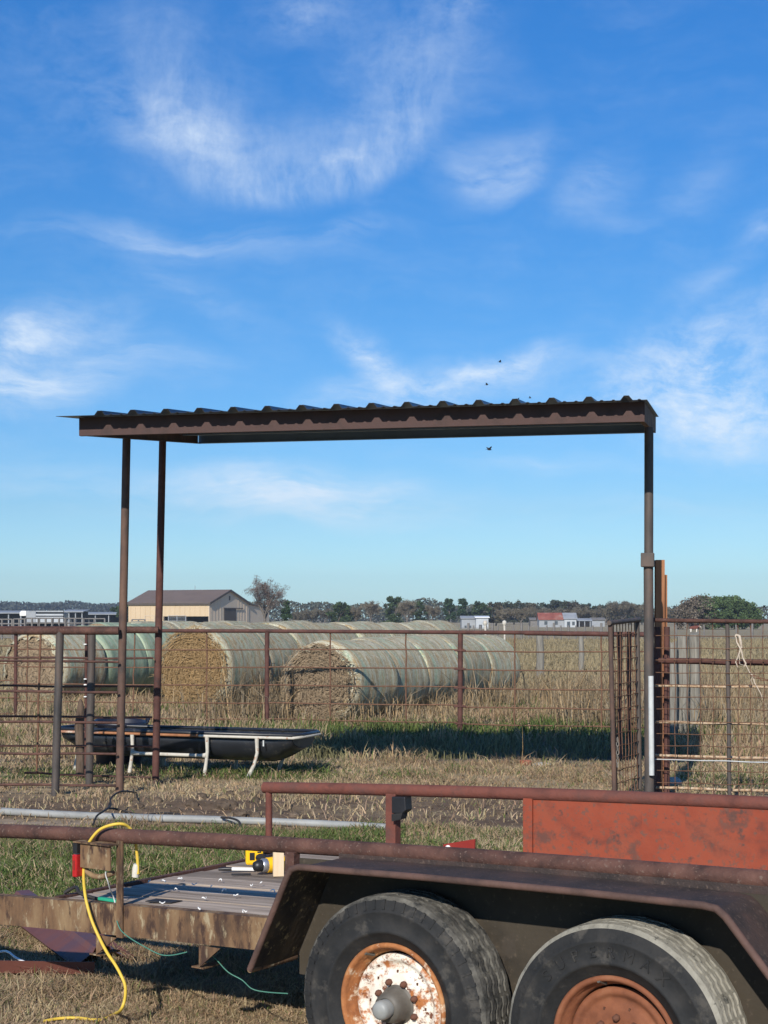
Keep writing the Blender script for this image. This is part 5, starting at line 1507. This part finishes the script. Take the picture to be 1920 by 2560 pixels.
        mb.lathe([(r, h) for r, h in side], 96, 'y', mi=1)
        if lugs:
            for k in range(54):
                a = 2 * math.pi * k / 54
                pts = []
                for r, dy in ((Ro - .014, -.0), (Ro - .047, -.0085)):
                    for da in (-.016, .016):
                        pts.append((r * math.cos(a + da), -hw + dy - .004, r * math.sin(a + da)))
                p2 = [(x, y_ + .006, z) for x, y_, z in pts]
                mb.add(pts + p2, [(0, 1, 3, 2), (0, 4, 5, 1), (2, 3, 7, 6), (0, 2, 6, 4), (1, 5, 7, 3)], 1, True)
        else:
            for k in range(90):
                a = 2 * math.pi * k / 90
                r0, r1 = Ro - .02, Ro - .045
                pts = [(r * math.cos(a + da), -hw - dy, r * math.sin(a + da)) for r, dy in ((r0, .0015), (r1, .0115)) for da in (-.004, .004)]
                mb.add(pts, [(0, 1, 3, 2)], 1, True)
        return mb
    def wheel(s, tread, lugs, m_disc, m_rim, rot, hub):
        w = bpy.data.objects.new('wheel', None); COL.objects.link(w); w.parent = root
        w.empty_display_size = .1
        w.location = (s, -.165, .352)
        w.rotation_euler = (0, rot, 0)
        ty = tyre_mesh(tread, lugs).build('tyre', [MATS[tread], MATS['tyre_wall']], w)
        # rim: flange, bead seat, drop well
        MB().lathe([(.205, -.062), (.222, -.074), (.224, -.084), (.217, -.090), (.208, -.088), (.203, -.078), (.200, -.055), (.192, -.050), (.184, -.02), (.178, .02), (.178, .09)], 72, 'y').build('rim', MATS[m_rim], w)
        disc = MB()
        disc.lathe([(.180, -.034), (.176, -.046), (.166, -.052), (.156, -.048), (.148, -.040), (.140, -.036), (.128, -.040), (.112, -.048), (.100, -.050), (.068, -.050)], 72, 'y')
        disc.build('disc', MATS[m_disc], w)
        for k in range(4):
            pass
        nut = None
        for k in range(8):
            a = 2 * math.pi * (k + .5) / 8
            c = (.0825 * math.cos(a), -.051, .0825 * math.sin(a))
            if nut is None:
                mb = MB(); mb.lathe([(0, -.022), (.006, -.022), (.0075, -.014), (.0115, -.014), (.0125, 0), (.0125, .006)], 6, 'y'); nut = mb.build('lug_nut', MATS['nut_rust'], w)
                o = nut
            else:
                o = nut.copy(); COL.objects.link(o); o.parent = w
            o.location = c
        for k in range(8):                 # wedge-shaped vent marks between the nuts
            a = 2 * math.pi * k / 8
            o = MB().box((.118 * math.cos(a), -.0475, .118 * math.sin(a)), (.006, .004, .009)).build('vent_hole', MATS['nut_rust'], w)
        if hub:
            h = MB().lathe([(.072, -.049), (.066, -.053), (.060, -.056), (.058, -.09), (.054, -.102), (.050, -.118), (.036, -.122)], 40, 'y').build('hub', MATS['hub_grey'], w)
            MB().lathe([(.034, -.118), (.034, -.150), (.031, -.160), (.022, -.166), (0, -.168)], 32, 'y').build('grease_cap', MATS['cap_grey'], h)
        else:
            MB().lathe([(.068, -.049), (.06, -.06), (.058, -.085), (.0, -.09)], 40, 'y').build('hub', MATS[m_rim], w)
        # valve stem
        MB().tube([(-.10, -.05, .165), (-.108, -.075, .172), (-.112, -.088, .176)], [.006, .006, .007], 8).build('valve', MATS['hub_grey'], w)
        return w
    w1 = wheel(.208, 'tyre_dust', True, 'rim_white', 'rim_rust', 0.0, True)
    w1['label'] = 'front wheel in view with flaking white disc'
    w2 = wheel(1.075, 'tyre_dust_pale', False, 'rim_brown', 'rim_brown', .3, False)
    w2['label'] = 'right wheel with rust-brown rim and pale dusty tread'
    # raised maker's letters on the right tyre's side wall
    ty2 = [c for c in w2.children if c.name.startswith('tyre')][0]
    word = 'SUPERMAX'
    for i, chh in enumerate(word):
        cu = bpy.data.curves.new('glyph', 'FONT'); cu.body = chh; cu.size = .052; cu.extrude = .0022; cu.align_x = 'CENTER'
        ob = bpy.data.objects.new('glyph', cu); COL.objects.link(ob)
        dg = bpy.context.evaluated_depsgraph_get()
        me = bpy.data.meshes.new_from_object(ob.evaluated_get(dg))
        a = R(139 - i * 12.2); r = .287
        vs = []
        for v in me.vertices:
            rr_ = r + v.co.y; aa = a - v.co.x / r
            vs.append((rr_ * math.cos(aa), -.1125 - v.co.z, rr_ * math.sin(aa)))
        lt = MB().add(vs, [tuple(p.vertices) for p in me.polygons], 0, True).build('raised_letter', MATS['tyre_wall'], ty2); lt.rotation_euler = (0, -.3, 0)
        bpy.data.objects.remove(ob); bpy.data.curves.remove(cu); bpy.data.meshes.remove(me)
    # axles
    for s in (.208, 1.075):
        MB().tube([(s, -.10, .352), (s, 1.8, .352)], .03, 12).build('axle', MATS['rust_dark'], root)
    sp = MB().box((.62, .02, .33), (.9, .05, .03)).build('spring', MATS['rust_dark'], root)
    for s in (.208, 1.075):
        o = MB(); o.lathe([(0, -.098), (.2, -.098), (.392, -.09), (.392, .09), (.2, .098), (0, .098)], 60, 'y')
        q = o.build('wheel', MATS['tyre_wall'], root); q.location = (s, 1.89, .352)
    return root
TR = trailer()

# ------------------------------------------------------------------ things on and around the trailer
def deck(s, t, dz=0):
    return tw(s, t, .560 + dz)

def deck_at(px, py):
    D = 7.0
    for _ in range(30):
        x = (px - 960) * D / F
        s = x * math.cos(TA) - (D - 5.75) * math.sin(TA)
        D = .5 * D + .5 * (H - (.560 + cz(s))) * F / (py - HZ)
    p = at(px, py, D); return p
def drill():
    root = thing('cordless_drill', 'yellow and black cordless drill lying on the trailer deck', 'drill', deck_at(655, 2181), R(-8))
    # local: x right, y away; chuck points left and towards the viewer
    ax = Vector((-.80, -.6, 0)).normalized()
    c = Vector((.03, -.03, .04))
    def along(p, prof, nm, m, par=root, n=24):
        mb = MB(); vs = []; side = Vector((-ax.y, ax.x, 0)); up = Vector((0, 0, 1))
        for r, h in prof:
            for k in range(n):
                a = 2 * math.pi * k / n
                vs.append(p + ax * h + (side * math.cos(a) + up * math.sin(a)) * r)
        mb.add(vs, [(i * n + k, (i + 1) * n + k, (i + 1) * n + (k + 1) % n, i * n + (k + 1) % n) for i in range(len(prof) - 1) for k in range(n)])
        mb.add(vs[:n], [tuple(range(n))], 0, True); mb.add(vs[-n:], [tuple(range(n))], 0, True)
        return mb.build(nm, m, par)
    along(c, [(.028, -.11), (.036, -.10), (.038, -.04), (.036, 0)], 'motor_body', MATS['tool_yellow'])
    along(c, [(.033, .001), (.033, .024), (.030, .028)], 'gear_ring', MATS['silver'])
    along(c, [(.028, .0285), (.027, .05), (.020, .066), (.009, .070)], 'chuck', MATS['black_plastic'])
    # handle runs back-left, ends in the battery standing on its side
    hd = Vector((-.86, .5, .14)).normalized(); h0 = c - ax * .07 + hd * .03; h1 = h0 + hd * .11
    MB().tube([h0, h0.lerp(h1, .5), h1], [.024, .021, .024], 12).build('handle', MATS['black_plastic'], root)
    b = h1 + hd * .03 + Vector((0, 0, .005))
    rot = Matrix.Rotation(R(15), 3, 'Z')
    bt = MB().box(b, (.085, .075, .09), rot).build('battery', MATS['tool_yellow'], root, bevel=.010)
    MB().box(b + rot @ Vector((-.012, -.039, -.002)), (.024, .006, .036), rot).build('battery_face', MATS['black_plastic'], bt, bevel=.002)
    for k in range(3):
        MB().box(b + rot @ Vector((.022, -.0385, .018 - k * .016)), (.018, .004, .006), rot).build('vent_slot', MATS['black_plastic'], bt)
drill()

def deck_things():
    o = MB().box((0, 0, .058), (.05, .038, .116)).build('wood_block', MATS['tan_wood'], bevel=.002); o.location = deck_at(696, 2190); o.rotation_euler = (0, 0, .15); tag(o, 'pale sawn wood block standing beside the drill', 'wood block')
    r = thing('utility_knife', 'white and black utility tool lying left of the drill', 'tool', deck_at(590, 2178), R(-6))
    MB().tube([(-.02, 0, .010), (.09, .0, .010)], .009, 8).build('body', MATS['white_plastic'], r)
    MB().tube([(-.085, -.005, .009), (-.055, -.003, .011), (-.02, 0, .010)], [.007, .010, .009], 8).build('handle', MATS['black_plastic'], r)
    r2 = MB().tube([(-.04, -.005, .006), (.05, .01, .006)], .0045, 7).build('drill_bit', MATS['black_plastic']); r2.location = deck_at(600, 2189); tag(r2, 'dark drill bit lying in front of the drill chuck', 'drill bit')
    o = MB().span((-.055, -.012, .001), (.055, .012, .014)).build('green_wedge', MATS['green_plastic'], bevel=.003); o.location = tw(-1.47, .035, .562); o.rotation_euler = (0, 0, -TA); tag(o, 'flat green plastic piece on the deck edge near the yellow cord', 'scrap')
    # white shavings
    spots = sorted([(640, 535), (705, 537), (775, 525), (840, 550), (915, 560), (950, 532), (970, 575), (1085, 555), (1175, 580), (865, 655), (1058, 668), (760, 570), (880, 610), (1020, 600), (1130, 545), (700, 632)])
    _old = [(-1.60, .52), (-1.50, .50), (-1.47, .62), (-1.30, .42), (-1.22, .36), (-1.20, .56), (-1.05, .27), (-.97, .50), (-.86, .22), (-1.08, .02), (-.75, .03), (-1.10, .40), (-1.36, .30), (-.80, .34), (-1.27, .64), (-.93, .16)]
    rs = random.Random(5)
    for i, (cx_, cy_) in enumerate(spots):
        pts = []
        L = rs.uniform(.007, .014); a0 = rs.uniform(0, 6.28)
        for k in range(7):
            a = a0 + k * .55
            pts.append(Vector((L * math.cos(a), L * math.sin(a) * .8, .006 + .010 * abs(math.sin(k * .6 + i)))))
        mb = MB(); w = .0022
        vs = []
        for p in pts: vs += [p - Vector((0, 0, w)), p + Vector((.001, .002, w))]
        mb.add(vs, [(2 * k, 2 * k + 2, 2 * k + 3, 2 * k + 1) for k in range(6)])
        o = mb.build('metal_shaving', MATS['white_plastic']); m = o.modifiers.new('s', 'SOLIDIFY'); m.thickness = .0012
        o.location = deck_at(cx_ / 1.728, 1900 + cy_ / 1.728) + Vector((0, 0, .002)); tag(o, '%s curled white shaving from the left on the deck planks' % NTH[i], 'shaving', 'shavings on the deck')
    # bent black strap at the deck's end, cable off its corner
    pts = [tw(-1.79, .08, .575), tw(-1.74, .10, .60), tw(-1.66, .05, .585), tw(-1.58, .06, .566), tw(-1.50, .05, .566)]
    o = MB().tube(smooth_path(pts), .008, 8).build('deck_cable', MATS['black_cable']); tag(o, 'black cable lying at the end corner of the deck', 'cable')
    # dark flat scraps
    o = MB().prism([(-.07, -.03, 0), (.05, -.035, 0), (.075, .03, 0), (-.05, .035, 0)], (0, 0, .001), (0, 0, .005)).build('flat_scrap', MATS['black_cable']); o.location = deck(-1.24, .13); o.rotation_euler = (0, 0, -.3); tag(o, 'dark flat scrap sheet on the near deck planks', 'scrap')
    # red tab standing behind the near rail
    p = tw(-.78, 1.62, .57)
    rt = thing('red_plate', 'small bright red metal plate standing at the far deck edge', 'plate', p, -TA)
    MB().prism([(0, 0, 0), (.175, 0, 0), (.18, 0, .115), (.0, 0, .075)], (0, 0, 0), (0, .008, 0)).build('sheet', MATS['bright_red'], rt)
    MB().lathe([(0, -.012), (.012, -.010), (.012, 0)], 10, 'y', (.03, -.001, .062)).build('rivet', MATS['white_plastic'], rt)
deck_things()

def cords():
    def near(px, py, t):
        """pixel onto the trailer's upright plane at offset t"""
        k = (px - 960) / F
        D = (t + 5.75 * math.cos(TA)) / (math.cos(TA) + k * math.sin(TA))
        return at(px, py, D)
    rail = lambda px: None
    pts = [near(345, 2185, .06), near(344, 2150, .06), near(339, 2105, .055), near(335, 2085, .05), near(322, 2068, .03), near(306, 2060, .0), near(280, 2062, -.03), near(250, 2074, -.05), near(228, 2098, -.06), near(216, 2122, -.06), near(211, 2150, -.055), near(209, 2190, -.055), near(212, 2230, -.05), near(218, 2262, -.05), near(231, 2305, -.055), near(252, 2352, -.06), near(270, 2385, -.08), near(287, 2410, -.09), near(302, 2437, -.10), near(313, 2465, -.10), near(312, 2498, -.10), near(302, 2525, -.10)]
    end = [gpt(287, 2546, .02), gpt(262, 2556, .015), gpt(235, 2557, .012), gpt(195, 2552, .012), gpt(150, 2553, .012), gpt(110, 2560, .012)]
    root = thing('extension_cord', 'yellow extension cord looped over the near rail down to the grass', 'cord', end[0])
    o0 = root.location
    MB().tube([p - o0 for p in smooth_path(pts + end, 5)], .0067, 10).build('cord', MATS['yellow_rubber'], root)
    a, b = near(341, 2160, .06), near(338, 2192, .06)
    MB().tube([p - o0 for p in (a, a.lerp(b, .3), b)], [.012, .016, .015], 12).build('plug', MATS['clear_plug'], root)
    g = [near(292, 2302, -.035), near(302, 2325, -.04), near(325, 2345, -.045), near(360, 2366, -.04), near(400, 2386, -.03), near(430, 2388, -.02), near(468, 2380, .0)]
    o = MB().tube(smooth_path(g), .0026, 7).build('green_wire', MATS['green_wire']); tag(o, 'thin green wire sagging below the channel between the two gussets', 'wire')
    g = [near(515, 2376, .0), near(540, 2398, .02), near(570, 2430, .04), near(605, 2450, .06), near(630, 2472, .08), near(665, 2480, .1), near(720, 2484, .12)]
    o = MB().tube(smooth_path(g), .0026, 7).build('green_wire', MATS['green_wire']); tag(o, 'thin green wire drooping from the right gusset behind the tyre', 'wire')
    g = [near(268, 2168, -.06), near(264, 2185, -.06), near(270, 2205, -.05), near(276, 2225, -.02), near(283, 2240, .02), near(289, 2262, .02)]
    o = MB().tube(smooth_path(g), .003, 6).build('lamp_wire', MATS['galv']); tag(o, 'thin grey wire hanging from the red light bracket', 'wire')
cords()

def metal_trims():
    # bent ridge caps dumped on the grass below the trailer
    def trim(name, label, px, py, L, ang, prof, m, tilt=0, roll=0):
        p = ground_at(px, py)
        root = thing(name, label, 'metal trim', p + Vector((0, 0, .012)), ang)
        mb = MB(); k = len(prof); th = .003
        vs = [(-L / 2, y, z) for y, z in prof] + [(L / 2, y, z + tilt) for y, z in prof]
        mb.add(vs, [(i, i + 1, k + i + 1, k + i) for i in range(k - 1)], 0, True)
        o = mb.build('bent_sheet', m, root); s = o.modifiers.new('s', 'SOLIDIFY'); s.thickness = th
        return root
    trim('ridge_cap', 'shiny purple-brown bent ridge cap lying under the trailer rear', 150, 2362, 1.2, R(122), [(-.17, .02), (-.155, .0), (-.05, .06), (-.035, .085), (.035, .085), (.05, .06), (.15, .0), (.165, .02)], MATS['trim_purple'], tilt=.10)
    trim('ridge_cap', 'flat bluish bent sheet end poking right of the ridge cap', 215, 2362, .6, R(70), [(-.10, .0), (.0, .05), (.10, .0)], MATS['trim_purple'], tilt=.04)
    trim('angle_trim', 'dark red-brown angle trim lying on the grass at the left edge', 45, 2436, .78, R(-4), [(-.05, .065), (-.05, .005), (.05, .0)], MATS['trim_brown'])
    pts = [gpt(-20, 2420, .07), gpt(15, 2416, .075), gpt(40, 2425, .06), gpt(65, 2432, .05)]
    o = MB().tube(smooth_path(pts), .006, 6).build('white_strip', MATS['white_plastic']); tag(o, 'thin white strip curling over the dark red angle trim', 'strip')
metal_trims()

# ------------------------------------------------------------------ air
def haze():
    o = MB().span((-1500, -30, -2.0), (1500, 1400, 40)).build('haze', None)
    o.data.materials.clear()
    m = bpy.data.materials.new('air'); m.use_nodes = True; t = m.node_tree
    t.nodes.remove(t.nodes['Principled BSDF'])
    v = N(t, 'ShaderNodeVolumePrincipled'); v.inputs['Color'].default_value = (.80, .88, .98, 1); v.inputs['Density'].default_value = .0003; v.inputs['Anisotropy'].default_value = .2
    t.links.new(v.outputs[0], t.nodes['Material Output'].inputs['Volume'])
    o.data.materials.append(m)
    tag(o, 'thin pale haze over the fields', 'haze', kind='stuff')
haze()
